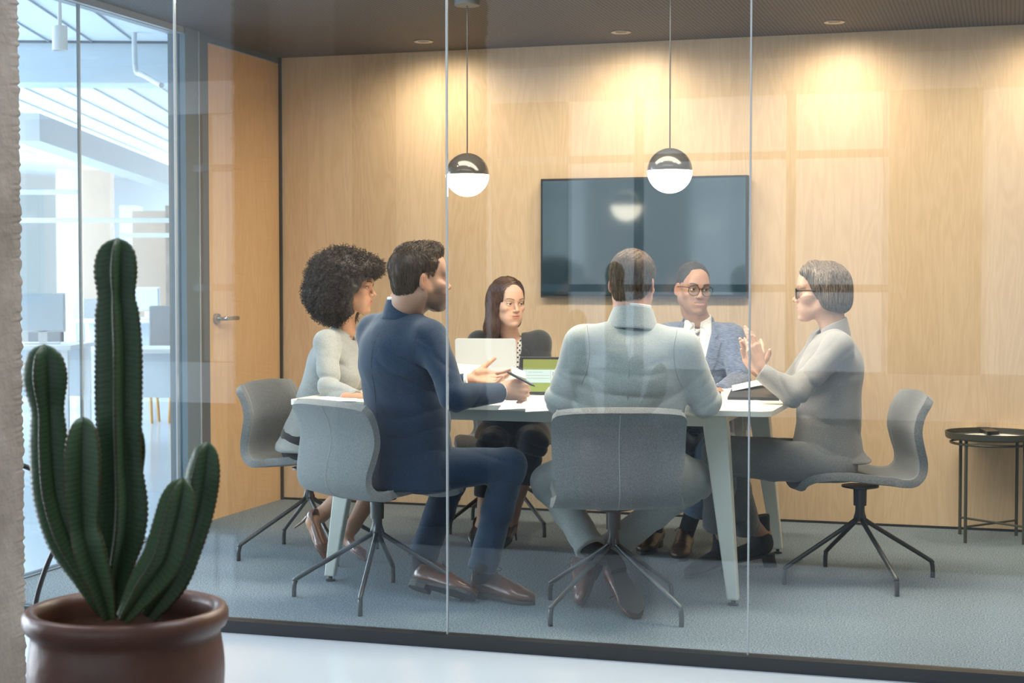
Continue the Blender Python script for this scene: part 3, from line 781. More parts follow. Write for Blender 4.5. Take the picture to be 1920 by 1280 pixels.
# ------------------------------------------------------------------ hand
def hand_piece(wrist, f, n, right, curls, spread=(8, 2, -4, -10), thumb=(.75, .62, .25), tcurl=15, sc=1.0, skin=(.5, .3, .2), arm_to=None, bends=None, arm_r=.027):
    f = nrm_(f); n = np.asarray(n, float); n = nrm_(n-f*(n@f)); s = np.cross(f, n)*(1 if right else -1); w = np.asarray(wrist, float)
    S = SDF(); L = lambda a, b, c: w+sc*(f*a+s*b+n*c)
    def rotv(v, ax, deg):
        ax = nrm_(ax); t = R_(deg); return v*math.cos(t)+np.cross(ax, v)*math.sin(t)+ax*(ax@v)*(1-math.cos(t))
    kn = [(.092, .031, 0), (.096, .010, -.003), (.091, -.011, -.002), (.082, -.030, .002)]
    S.cap(L(0, 0, 0), L(.035, .0, 0), .024*sc, .022*sc, k=.012, flat=(n, 1.35))
    for (a, b, c), r in zip(kn, (.0128, .0130, .0122, .0112)):
        S.cap(L(.012, b*.55, 0), L(a*.96, b, c), .0150*sc, r*sc, k=.010)
    S.cap(L(.02, .022, .010), L(.062, .034, .008), .0165*sc, .0125*sc, k=.012)   # thenar
    S.cap(L(.02, -.02, .008), L(.065, -.027, .006), .0135*sc, .0105*sc, k=.010)
    lens = (.074, .083, .076, .060)
    nails = []
    for i in range(4):
        base = L(*kn[i]); d = rotv(f, n, spread[i]*(1 if right else -1)); ax = np.cross(d, n); p = base
        c = curls[i]; seq = (c, c*1.1, c*.7) if bends is None else bends[i]
        for j, (q, cc) in enumerate(zip((.46, .30, .24), seq)):
            d = rotv(d, ax, cc); p2 = p+d*lens[i]*q*sc
            r0 = (.0092, .0083, .0075)[j]*(1 if i < 3 else .88); r1 = (.0083, .0075, .0062)[j]*(1 if i < 3 else .88)
            S.cap(p, p2, r0*sc, r1*sc, k=.0028); 
            if j: S.ell(p, np.array([1, 1, 1])*r0*1.06*sc, k=.002)
            p = p2
    td = nrm_(f*thumb[0]+s*thumb[1]+n*thumb[2]); p = L(.022, .024, .010); p2 = p+td*.042*sc
    S.cap(p, p2, .0155*sc, .0115*sc, k=.010); ax = np.cross(td, -s+n*.3)
    d = td
    for q, r0, r1 in ((.034, .0112, .0098), (.028, .0100, .0075)):
        d = rotv(d, ax, tcurl); p3 = p2+d*q*sc; S.cap(p2, p3, r0*sc, r1*sc, k=.004); p2 = p3
    if arm_to is not None: S.cap(w, arm_to, .0235*sc, arm_r, k=.015, flat=(n, 1.2))
    V, Q = S.mesh(.0025); return (V, Q, np.tile(np.array(skin), (len(V), 1))*(1+.08*snoise(V, 90, 4))[:, None])
def skin_piece(caps, skin, h=.006):
    S = SDF()
    for c in caps: S.cap(*c)
    V, Q = S.mesh(h); return (V, Q, np.tile(np.array(skin), (len(V), 1)))
def body_object(name, pieces, m):
    Vs, cols, polys = [], [], []; off = 0; lt_, ls = [], []
    for V, Q, c in pieces:
        Vs.append(V); cols.append(c); polys.append(Q+off); off += len(V)
    me = bpy.data.meshes.new(name); V = np.concatenate(Vs); me.vertices.add(len(V)); me.vertices.foreach_set('co', V.astype(np.float32).ravel())
    loops = np.concatenate([p.ravel() for p in polys]); me.loops.add(len(loops)); me.loops.foreach_set('vertex_index', loops.astype(np.int32))
    st = []; o = 0
    for p in polys: st.append(o+np.arange(len(p))*p.shape[1]); o += p.size
    st = np.concatenate(st); me.polygons.add(len(st)); me.polygons.foreach_set('loop_start', st.astype(np.int32)); me.polygons.foreach_set('use_smooth', [True]*len(st))
    a = me.color_attributes.new('tone', 'FLOAT_COLOR', 'POINT'); a.data.foreach_set('color', np.c_[np.clip(np.concatenate(cols), 0, 1), np.ones(len(V))].astype(np.float32).ravel())
    me.update(); me.validate()
    return obj(name, me, m)
M['skin'] = mat('skin', (.5, .3, .2), .48, attr='tone', spec=.4, sub=.12, bump='noise', bump_scale=420, bump_str=.06)

# ------------------------------------------------------------------ hair strands that follow a surface
def comb(name, V, Q, n, steps, step, dirfn, r, m, parent, seed=1, sel=None, lift=.002, jit=.25, curl=0, taper=.4, local=None):
    rnd = np.random.RandomState(seed)
    bv = BVHTree.FromPolygons([tuple(v) for v in V], [tuple(q) for q in Q])
    fc = V[Q].mean(1)
    if sel is not None: cand = np.where(sel(fc))[0]
    else: cand = np.arange(len(Q))
    bm = bmesh.new()
    for i in rnd.choice(cand, n):
        p = Vector(fc[i]+rnd.normal(size=3)*.002); pts = []; jd = rnd.normal(size=3)*jit; ph = rnd.rand()*6.28; out = lift*(.3+1.4*rnd.rand())
        d = None
        for k in range(steps):
            h, nn, _, _ = bv.find_nearest(p)
            if h is None: break
            nn = Vector(nn)
            if (p-h).dot(nn) < 0 and (p-h).length > 1e-5 and False: nn = -nn
            dd = Vector(np.asarray(dirfn(np.array(p)), float)+jd); dd = dd-nn*dd.dot(nn)
            if dd.length < 1e-5: break
            dd.normalize(); d = dd if d is None else (d*.5+dd*.5).normalized()
            q = h+nn*(out*(1+k/steps))
            if curl: q = q+nn*math.sin(k*1.5+ph)*curl+d.cross(nn)*math.cos(k*1.5+ph)*curl
            pts.append(q); p = h+d*step
        if len(pts) > 2:
            L = len(pts)
            if local is not None: pts = [Vector(x) for x in local(np.array([tuple(q) for q in pts]))]
            tube(bm, pts, [r*(1-(1-taper)*(j/(L-1))) for j in range(L)], 3, False)
    return obj(name, bm, m, parent, smooth=True)
def hair_mat(name, c1, c2, rough=.45, sc=(220, 220, 30)):
    m = weave(name, c1, c2, *sc, rough=rough, sheen=0, bs=.35); b = m.node_tree.nodes['Principled BSDF']; b.inputs['Specular IOR Level'].default_value = .5; return m

# ------------------------------------------------------------------ clothes
def folds(P, c, ax, f, amp, rad):
    q = P-np.asarray(c); ax = nrm_(ax); t = q@ax; d2 = (q*q).sum(-1)
    sd = int(abs(f*7+amp*1e5+rad*100)) % 997
    w = np.sin(t*f*.50+2.6*snoise(P, 11, sd)); g = np.clip(.55+.9*snoise(P, 13, sd+1), 0, 1)
    return 3.4*amp*(.25+.75*g)*((1-np.abs(w))**1.8-.25)*np.exp(-d2/(rad*rad))
def torso_sdf(J, grow=0, arms=True, hem=None):
    S = SDF(); h = J['h']; fw, lf = fwd_(h), left_(h); pel, nk = np.array(J['pel']), np.array(J['neck']); sp = nrm_(nk-pel); L = np.linalg.norm(nk-pel)
    W_ = J.get('w', (.175, .150, .178)); dp = J.get('dp', 1.45); g = grow
    up = nrm_(sp); fx = nrm_(fw-up*(fw@up)); J['fx'] = fx; J['up'] = up
    bow = J.get('bow', 0)
    p1 = pel+sp*L*.33+fx*bow*-.5; p2 = nk-sp*(W_[2]+J.get('drop', .022))-fx*bow
    S.cap(pel, p1, W_[0]+g, W_[1]+g, k=.05, flat=(fx, dp*1.02))
    S.cap(p1, p2, W_[1]+g, W_[2]+g, k=.06, flat=(fx, dp))
    if J.get('bust'):
        for s in (-1, 1): S.ell(pel+sp*L*.63+fx*.085+lf*s*.075, (.06+g, .06+g, .06+g), k=.05)
    sl, sr = np.array(J['shL']), np.array(J['shR']); rs = J.get('rs', .060)
    md_ = (sl+sr)/2
    S.cap(sl*.85+md_*.15-up*.03, sr*.85+md_*.15-up*.03, rs+.004+g, k=.06)
    for sh in (sl, sr):
        S.cap(sh, nk-sp*.036+(sh-nk)*.14, rs-.004+g, .042+g, k=.05)
    if hem: 
        S.cap(pel, pel-np.array([0, 0, hem[0]])+fx*hem[1], W_[0]+g, W_[0]+hem[2]+g, k=.05, flat=(fx, dp*.98))
    if arms:
        ar = J.get('ar', (.060, .050, .036))
        for s in 'LR':
            sh, el, wr = [np.array(J[a+s]) for a in ('sh', 'el', 'wr')]
            S.cap(sh, el, ar[0], ar[1], k=.03); S.cap(el, wr, ar[1], ar[2], k=.018)
            S.cut(wr+nrm_(wr-el)*.004, wr-el, .07)
    return S
def neck_open(S, J, r=.060, top=.2):
    nk = np.array(J['neck']); d = J['up']
    S.cap(nk-d*.02, nk+d*top, r, r*1.15, k=.008, op='-')
def collar(S, J, r=.064, a0=-115, a1=115, ht=.040, th=.0065, lean=.25, dz=-.012, n=23, drop=.02):
    nk = np.array(J['neck']); fx, up = J['fx'], J['up']; lf = np.cross(up, fx)
    prev = None
    for i in range(n):
        a = a0+(a1-a0)*i/(n-1); t = abs(a)/max(abs(a0), 1)
        rd = -fx*math.cos(R_(a))*.92+lf*math.sin(R_(a))
        b = nk+rd*r+up*(dz-drop*t*t); c = b+up*ht*(1-.25*t)-rd*r*lean*.5
        S.cap(b, c, th*1.25, th, k=.004)
def collar_piece(name, J, m, parent, r0=.080, r1=.064, a0=-112, z0=-.030, z1=.035, th=.0055, drop=.05, sx=.95, fwd=0, h=.0035):
    nk = np.array(J['neck']); fx, up = J['fx'], J['up']; lf = np.cross(up, fx); S = SDF(); n = 41
    for i in range(n):
        a = a0+(-2*a0)*i/(n-1); t = abs(a/a0); rd = -fx*math.cos(R_(a))*sx+lf*math.sin(R_(a)); c0 = nk+fx*fwd
        b = c0+rd*r0*(1+.10*t)+up*(z0-drop*t*t); c = c0+rd*r1+up*(z1*(1-.0*t)-drop*.55*t*t); S.cap(b, c, th*1.1, th*.8, k=.003)
    return sobj(name, S, h, m, parent)
def patch(name, poly, J, targets, m, parent, off=.003, th=.003, cuts=4, back=False, c=None):
    """cloth piece laid on the garment; poly = (left, up) metres in the chest frame at the neck"""
    nk = np.array(J['neck']) if c is None else np.array(c); fx, up = J['fx'], J['up']; lf = np.cross(up, fx); s = -1 if back else 1
    bvs = [BVHTree.FromPolygons([tuple(v.co) for v in t.data.vertices], [tuple(p.vertices) for p in t.data.polygons]) for t in targets]
    bm = bmesh.new(); bm.faces.new([bm.verts.new((a, b, 0)) for a, b in poly]); bmesh.ops.triangulate(bm, faces=bm.faces)
    bmesh.ops.subdivide_edges(bm, edges=bm.edges, cuts=cuts, use_grid_fill=True)
    dead = []
    for v in bm.verts:
        o = Vector(nk+lf*v.co.x+up*v.co.y+fx*s*.5); best = None
        for bv in bvs:
            h = bv.ray_cast(o, Vector(-fx*s), 1.0)
            if h[0] is not None and (best is None or h[3] < best): best = h[3]
        if best is None: dead.append(v); continue
        v.co = o+Vector(-fx*s)*(best-off)
    if dead: bmesh.ops.delete(bm, geom=dead, context='VERTS')
    o = obj(name, bm, m, parent, smooth=True)
    md = o.modifiers.new('t', 'SOLIDIFY'); md.thickness = th; md.offset = 0
    return o
def seam_on(name, pts, d, target, m, parent, r=.0011):
    bv = BVHTree.FromPolygons([tuple(v.co) for v in target.data.vertices], [tuple(p.vertices) for p in target.data.polygons]); out = []
    d = Vector(nrm_(d))
    for p in smooth_path(pts, 8):
        h = bv.ray_cast(Vector(p)-d*.3, d, .8)
        if h[0] is not None: out.append(h[0])
    if len(out) > 3: return obj(name, tb(out, r, 5), m, parent)
def button(p, n, r, m, parent, name='button'):
    bm = bmesh.new(); q = Vector(n).to_track_quat('Z', 'Y').to_matrix().to_4x4()
    bmesh.ops.create_cone(bm, cap_ends=True, segments=14, radius1=r, radius2=r*.9, depth=.004, matrix=Matrix.Translation(Vector(p)) @ q)
    return obj(name, bm, m, parent, bevel=.001)
def trousers(J, m, parent, r=(.088, .068, .060, .062), name='trousers', legs='LR', h=.0055, cutk=True):
    S = SDF(); fx = fwd_(J['h']); lf = left_(J['h']); pel = np.array(J['pel'])
    S.cap(pel+lf*.07, pel-lf*.07, .115, k=.04)
    kf = []
    for s in legs:
        hip = pel+lf*(.085 if s == 'L' else -.085)-np.array([0, 0, .01]); S.cap(hip, np.array(J['kn'+s]), r[0], r[1], k=.035)
    zc = .424; S.fn(lambda P: np.maximum(P[..., 2]-zc, np.sqrt(((P[..., :2]-pel[:2])**2).sum(-1))-.26), np.array([pel[0]-.27, pel[1]-.27, .15]), np.array([pel[0]+.27, pel[1]+.27, zc]), k=.012, op='-')
    for s in legs:
        kn, an = np.array(J['kn'+s]), np.array(J['an'+s]); md = kn*.55+an*.45
        S.cap(kn, md, r[1], r[2], k=.02); S.cap(md, an, r[2], r[3], k=.02)
        S.cut(an-nrm_(an-kn)*.002, an-kn, .10); kf.append((kn, an))
    def disp(P):
        d = .0022*snoise(P, 30, 3)
        for kn, an in kf:
            d = d+folds(P, kn, an-kn, 110, .0045, .11)+folds(P, an-(an-kn)*.12, an-kn, 80, .0030, .09)+folds(P, kn*.7+an*.3, (an-kn)+_fw*.1, 60, .003, .12)
        d = d+folds(P, pel+fx*.12, fx, 90, .004, .13)
        return d
    o = sobj(name, S, h, m, parent, disp)
    return o
# ------------------------------------------------------------------ shoes
def shoe(heel, toe, up, kind, m_up, m_sole, parent, sc=1.0, m_lace=None, skin=None):
    """heel, toe: points on the sole line; up: rough up vector"""
    heel, toe = np.array(heel, float), np.array(toe, float); x = nrm_(toe-heel); z = np.asarray(up, float); z = nrm_(z-x*(z@x)); y = np.cross(z, x)
    fr = Frame(heel, 0); fr.B = np.stack([x, y, z]); fr.s = sc
    S = SDF()
    def outline(ws, x0, x1, n=22):
        xs = np.linspace(0, 1, n); out = [(x0+(x1-x0)*t, np.interp(t, *ws)) for t in xs]
        return out+[(a, -b) for a, b in out[::-1]]
    if kind == 'oxford':
        S.ell((.048, 0, .050), (.048, .036, .052), k=.02)
        S.cap((.05, 0, .040), (.195, 0, .030), .040, .043, k=.02, flat=((0, 0, 1), 1.15))
        S.ell((.232, 0, .026), (.062, .042, .027), k=.02)
        S.cap((.085, 0, .078), (.165, 0, .050), .026, .022, k=.02)
        S.cap((.045, 0, .085), (.045, 0, .15), .032, .034, k=.006, op='-')
        ws = ([0, .04, .15, .35, .6, .75, .9, .97, 1], [.008, .024, .033, .029, .040, .046, .036, .022, .004]); sole = (0.0, .296, .014, .030, .085)
    elif kind == 'boot':
        S.ell((.045, 0, .060), (.046, .035, .050), k=.02)
        S.cap((.05, 0, .048), (.175, 0, .026), .036, .036, k=.02, flat=((0, 0, 1), 1.1)); S.ell((.205, 0, .022), (.055, .036, .022), k=.02)
        S.cap((.048, 0, .07), (.035, 0, .175), .040, .045, k=.03); S.cut((.035, 0, .178), (0, 0, 1), .09)
        ws = ([0, .04, .15, .35, .6, .75, .9, .97, 1], [.008, .022, .030, .025, .034, .038, .028, .016, .004]); sole = (0.0, .262, .010, .045, .065)
    else:   # court shoe
        S.ell((.035, 0, .030), (.036, .027, .036), k=.015)
        S.cap((.03, 0, .018), (.17, 0, .016), .026, .034, k=.015, flat=((0, 0, 1), 1.3)); S.cap((.17, 0, .016), (.235, 0, .008), .030, .010, k=.02, flat=((0, 0, 1), 1.4))
        S.cap((.040, 0, .052), (.155, 0, .050), .028, .027, k=.008, op='-')
        ws = ([0, .04, .15, .35, .6, .75, .9, 1], [.006, .020, .025, .020, .031, .030, .014, .002]); sole = (0.0, .243, .005, .0, .0)
    S.fn(lambda P: np.where(True, P[..., 2]-sole[2]*.8, 0), (-.02, -.06, -.03), (.32, .06, sole[2]), k=.004, op='-')
    up_ = sobj('shoe', S, .0035, m_up, parent, local=fr)
    bm = bmesh.new(); mt = fr.mat(); pl = outline(ws, sole[0], sole[1]); prism(bm, pl, 0, sole[2], mt)
    if kind == 'oxford':
        hp = [(a, b) for a, b in pl if a < .085]; prism(bm, hp, -.018, .0, mt)
    if kind == 'boot': 
        hp = [(a*.9+.002, b*.9) for a, b in pl if a < .065]; prism(bm, hp, -.055, .0, mt)
    if kind == 'pump':
        tube(bm, [Vector(fr((.012, 0, .01))), Vector(fr((.020, 0, -.04))), Vector(fr((.020, 0, -.088)))], [.013, .006, .0045], 10)
    obj('sole', bm, m_sole, up_, bevel=.0015)
    if kind == 'oxford':
        bm = bmesh.new()
        for k in range(5):
            xx = .098+k*.0155; zz = .1035-k*.0088
            tube(bm, [Vector(fr((xx, -.018, zz-.012))), Vector(fr((xx+.004, 0, zz+.002))), Vector(fr((xx, .018, zz-.012)))], .0016, 6)
        tube(bm, [Vector(fr(p)) for p in smooth_path([(.098, 0, .104), (.090, .022, .112), (.108, .040, .100), (.108, .02, .096), (.1, 0, .104), (.105, -.02, .110), (.12, -.035, .095)], 4)], .0014, 6)
        obj('laces', bm, m_lace or M['black'], up_)
        bm = bmesh.new()        # punched wing cap seam
        pts = [(.185, .046, .022), (.178, .035, .045), (.190, .015, .0565), (.205, 0, .054), (.190, -.015, .0565), (.178, -.035, .045), (.185, -.046, .022)]
        tube(bm, [Vector(fr(p)) for p in smooth_path(pts, 4)], .0016, 5); obj('toe_cap_seam', bm, m_sole, up_)
    return up_
# ================================================================== PEOPLE
M['navy'] = weave('navy_wool', (.008, .022, .050), (.017, .042, .088), 300, 300, 420, sheen=.25)
M['linen'] = weave('pale_linen', (.26, .265, .26), (.35, .355, .345), 260, 260, 320)
M['sand'] = weave('sand_cotton', (.34, .36, .35), (.44, .465, .455), 300, 300, 300)
M['slub'] = weave('slub_blue_grey', (.055, .075, .135), (.19, .225, .315), 60, 60, 520, noise_amt=(.38, .66))
M['grey_suit'] = weave('warm_grey_suiting', (.21, .20, .195), (.30, .285, .275), 300, 300, 380)
M['grey_trouser'] = weave('mid_grey_trouser', (.16, .16, .165), (.22, .22, .225), 300, 300, 300)
M['charcoal'] = weave('charcoal_wool', (.022, .024, .028), (.042, .045, .052), 300, 300, 300)
M['black_cloth'] = weave('black_cloth', (.008, .009, .012), (.018, .02, .026), 300, 300, 300)
M['blue_trouser'] = weave('blue_chambray', (.13, .19, .30), (.22, .30, .43), 300, 300, 300)
M['shirt'] = mat('white_shirt', (.78, .77, .74), .8, sheen=.1)
M['sock'] = mat('dark_sock', (.012, .012, .014), .9)
M['brown_leather'] = mat('brown_leather', (.15, .048, .020), .30, coat=.3, noise=(30, .3, (.085, .026, .012)))
M['dark_leather'] = mat('dark_brown_leather', (.065, .035, .025), .4, coat=.2)
M['sole'] = mat('dark_sole', (.028, .025, .024), .55)
M['suede'] = mat('charcoal_suede', (.028, .028, .031), .9)
M['nude'] = mat('taupe_leather', (.16, .075, .058), .28, coat=.3)
def dots_mat():
    m = bpy.data.materials.new('polka_dot_silk'); m.use_nodes = True; N = m.node_tree.nodes; L = m.node_tree.links; b = N['Principled BSDF']
    tc = N.new('ShaderNodeTexCoord'); mp = N.new('ShaderNodeMapping'); mp.inputs['Scale'].default_value = (62, 10, 62); mp.inputs['Rotation'].default_value = (0, R_(45), 0)
    L.new(tc.outputs['Object'], mp.inputs['Vector']); v = N.new('ShaderNodeTexVoronoi'); v.inputs['Randomness'].default_value = 0; v.inputs['Scale'].default_value = 1; v.voronoi_dimensions = '3D'
    fl = N.new('ShaderNodeVectorMath'); fl.operation = 'MULTIPLY'; fl.inputs[1].default_value = (1, 0, 1); L.new(mp.outputs[0], fl.inputs[0]); L.new(fl.outputs[0], v.inputs['Vector'])
    r = N.new('ShaderNodeValToRGB'); r.color_ramp.interpolation = 'CONSTANT'; r.color_ramp.elements[0].color = (.02, .02, .025, 1); r.color_ramp.elements[1].position = .30; r.color_ramp.elements[1].color = (.62, .60, .56, 1)
    L.new(v.outputs['Distance'], r.inputs[0]); L.new(r.outputs[0], b.inputs['Base Color']); b.inputs['Roughness'].default_value = .6; return m
M['dots'] = dots_mat()
def tie_mat():
    m = bpy.data.materials.new('striped_silk_tie'); m.use_nodes = True; N = m.node_tree.nodes; L = m.node_tree.links; b = N['Principled BSDF']; b.inputs['Roughness'].default_value = .5
    tc = N.new('ShaderNodeTexCoord'); mp = N.new('ShaderNodeMapping'); mp.inputs['Rotation'].default_value = (0, R_(-58), 0); L.new(tc.outputs['Object'], mp.inputs['Vector'])
    w = N.new('ShaderNodeTexWave'); w.inputs['Scale'].default_value = 9.5; w.inputs['Distortion'].default_value = 0; L.new(mp.outputs[0], w.inputs['Vector'])
    r = N.new('ShaderNodeValToRGB'); r.color_ramp.interpolation = 'CONSTANT'; e = r.color_ramp.elements; e[0].color = (.012, .018, .035, 1); e[1].position = .48; e[1].color = (.70, .66, .58, 1); x = e.new(.62); x.color = (.22, .17, .13, 1); x = e.new(.9); x.color = (.70, .66, .58, 1)
    L.new(w.outputs['Fac'], r.inputs[0]); L.new(r.outputs[0], b.inputs['Base Color']); return m
M['tie'] = tie_mat()
def hair_carve(S, line=.052, nape=-.070):
    S.ell((.112, 0, -.012), (.078, .10, .088), k=.010, op='-')
    for s in (-1, 1):
        S.ell((.030, s*.085, -.052), (.058, .034, .060), k=.006, op='-'); S.ell((-.004, s*.088, -.006), (.024, .024, .040), k=.005, op='-')
        S.ell((.072, s*.075, .020), (.036, .036, .040), k=.008, op='-')
        S.ell((-.03, s*.085, -.075), (.045, .040, .045), k=.012, op='-')
    S.ell((-.02, 0, nape-.052), (.12, .12, .052), k=.012, op='-')
GP = 'colleagues seated round the meeting table'
def rebase(root, p):
    p = Vector(p); root.data.transform(Matrix.Translation(-p)); root.location = p
    for c in [o for o in bpy.data.objects if o.parent == root]: c.location = Vector(c.location)-p
def hem_cut(S, J, z, k=.012):
    p = np.array(J['pel']); p = np.array([p[0], p[1], z]); S.fn(lambda P: P[..., 2]-z, p-np.array([.5, .5, .4]), p+np.array([.5, .5, 0]), k=k, op='-')
def core(J, skin, legs=True):
    c = [(np.array(J['pel']), np.array(J['neck'])-np.array(J['up'])*.03, .055, .045)]
    for s in 'LR':
        c += [(np.array(J['neck'])-J['up']*.05, J['sh'+s], .035, .032), (J['sh'+s], J['el'+s], .033, .028), (J['el'+s], J['wr'+s], .028, .022)]
        if legs: 
            hip = np.array(J['pel'])+left_(J['h'])*(.085 if s == 'L' else -.085)
            c += [(J['pel'], hip, .05, .05), (hip, J['kn'+s], .055, .042), (J['kn'+s], J['an'+s], .042, .028)]
    return skin_piece(c, skin, .010)

# ------------------------------------------------------------------ 1. the man in navy
def socks(J, b, lst):
    for an, he, to, up in lst:
        an = np.array(an); q = he+nrm_(to-he)*.050+np.array(up)*.055; S = SDF(); S.cap(an-nrm_(q-an)*.03, q, .036, .035); sobj('sock', S, .005, M['sock'], b)
def person_navy():
    J = dict(h=30, seat=.428, pel=W(772, 872, 6.06), neck=W(757, 577, 6.00), shL=W(702, 622, 6.13), shR=W(805, 634, 5.87),
             elR=W(851, 745, 5.74), wrR=W(936, 736, 5.90), elL=W(770, 735, 6.32), wrL=W(872, 716, 6.30),
             knR=W(955, 872, 6.02), anR=W(903, 1068, 6.05), knL=W(850, 890, 6.38), anL=W(790, 1050, 6.24), w=(.180, .170, .196), dp=1.32, bow=.02)
    sk = (.47, .255, .165)
    fr = Frame(W(787, 525, 5.97), 50, -2, 0, 1.04)
    torso_sdf(J)
    P = head_piece(fr, J['neck']+np.array([0, 0, .005]), sk, (.42, .17, .13), (.06, .03, .018), stubble=(.85, (.085, .052, .040)), smile=.4, gaze=nrm_((1, .1, .05)), neck_r=.056)
    fR = nrm_(_rt*.9+_fw*.35+np.array([0, 0, .05])); 
    P.append(hand_piece(W(941, 733, 5.905), fR, nrm_(_fw-_up*.5), True, [52, 58, 62, 66], thumb=(.85, .35, .35), tcurl=22, sc=1.02, skin=sk, arm_to=J['wrR']-fR*.05))
    fL = nrm_(_rt*.95+_fw*.1+_up*.02)
    P.append(hand_piece(W(884, 712, 6.30), fL, nrm_(-_fw*.7+_up*.7), False, [14, 16, 20, 24], thumb=(.72, .70, .1), tcurl=4, sc=.98, skin=sk, arm_to=J['wrL']-fL*.05))
    P.append(core(J, sk))
    b = body_object('person', P, M['skin'])
    tag(b, 'man in a navy suit leaning on the table with a pen, seen from behind', 'person', GP)
    # jacket
    S = torso_sdf(J, hem=(.10, -.02, .012)); hem_cut(S, J, .440); nk = J['neck']; neck_open(S, J, .060)
    fx = J['fx']
    def disp(Pn):
        d = .0042*snoise(Pn, 22, 11)+.0012*snoise(Pn, 60, 12)
        for s in 'LR':
            el = np.array(J['el'+s]); d = d+folds(Pn, el, np.array(J['wr'+s])-np.array(J['sh'+s]), 105, .0045, .10)
        d = d+folds(Pn, J['pel']+np.array([0, 0, .13])+left_(30)*.0, (0.1, 0, 1), 75, .0042, .20)
        d = d+folds(Pn, J['shR']-np.array([0, 0, .10])-fx*.05, (.7, .2, .9), 80, .004, .12)
        return d
    jk = sobj('jacket', S, .005, M['navy'], b, disp)
    bk = J['pel']*.5+nk*.5; collar_piece('collar', J, M['navy'], jk, r0=.083, r1=.066, z0=-.028, z1=.034, fwd=.004)
    seam_on('seam', [nk-fx*.2-_up*.05, bk-fx*.25, J['pel']-fx*.25], fx, jk, M['black_cloth'], jk, .0009)
    seam_on('seam', [J['shR']+np.array([0, 0, .06])-_rt*.030, J['shR']-_rt*.052-_up*.02, J['shR']-_rt*.050-_up*.10], _fw, jk, M['charcoal'], jk, .0012)
    # shirt
    S = SDF(); J2 = dict(J); 
    S.cap(nk-J['up']*.08, nk+J['up']*.0, .062, .058, k=.01); S.cap(nk-J['up']*.05, nk+J['up']*.1, .050, .052, k=.004, op='-')
    collar(S, J, .0605, -180, 180, ht=.046, th=.0035, lean=.05, dz=-.002, n=84, drop=.014)
    sh = sobj('shirt', S, .0035, M['shirt'], b)
    for s in 'RL': 
        S = SDF(); d = nrm_(np.array(J['wr'+s])-J['el'+s]); S.cap(np.array(J['wr'+s])-d*.03, np.array(J['wr'+s])+d*.014, .0325, .0325, k=.002); S.cut(np.array(J['wr'+s])+d*.013, d, .05)
        sobj('shirt_cuff', S, .0035, M['shirt'], b)
    trousers(J, M['navy'], b, (.088, .064, .058, .056))
    # shoes
    hR = PZ(884, 1108, .02); tR = PZ(1000, 1134, .0); 
    for s, he, to, up in (('R', hR, tR, (0, 0, 1)),):
        shoe(he, to, up, 'oxford', M['brown_leather'], M['sole'], b)
    hL = W(770, 1092, 6.16); tL = W(884, 1106, 6.02); tL[2] = .020
    shoe(hL, tL, nrm_(_up*.8+_fw*.62), 'oxford', M['brown_leather'], M['sole'], b)
    socks(J, b, ((J['anR'], hR, tR, _up), (J['anL'], hL, tL, nrm_(_up*.8+_fw*.62))))
    # hair
    S = SDF(); S.ell((-.016, 0, .046), (.0965, .0765, .083), k=.02); S.ell((-.036, 0, -.012), (.064, .062, .062), k=.03); S.ell((.02, 0, .092), (.062, .052, .036), k=.02)
    S.ell((.048, 0, .100), (.038, .042, .024), k=.02)
    hair_carve(S)
    hd = lambda Pn: .0030*snoise(Pn*np.array([1, 1, .35]), 150, 5)+.003*snoise(Pn, 55, 6)*(Pn[:, 2] > .06)
    hm = hair_mat('dark_brown_hair', (.034, .020, .012), (.14, .078, .044))
    V, Q = S.mesh(.0032, hd); h = obj('hair', np_mesh('hair', fr(V), Q), hm, b)
    comb('hair_strands', V, Q, 2600, 6, .006, lambda p: (.35 if p[2] > .07 else .15, .15*math.sin(p[0]*90), .35 if (p[0] > .02 and p[2] > .07) else -.8), .0009, hm, h, sel=lambda c: c[:, 2] > -.06, lift=.002, local=fr)
    comb('hair_tufts', V, Q, 380, 5, .005, lambda p: (.9, .3*math.sin(p[1]*60), .9), .0016, hm, h, seed=4, sel=lambda c: (c[:, 2] > .095), lift=.005, jit=.5, curl=.002, local=fr)
    rebase(b, (J['pel'][0], J['pel'][1], 0)); return b, J

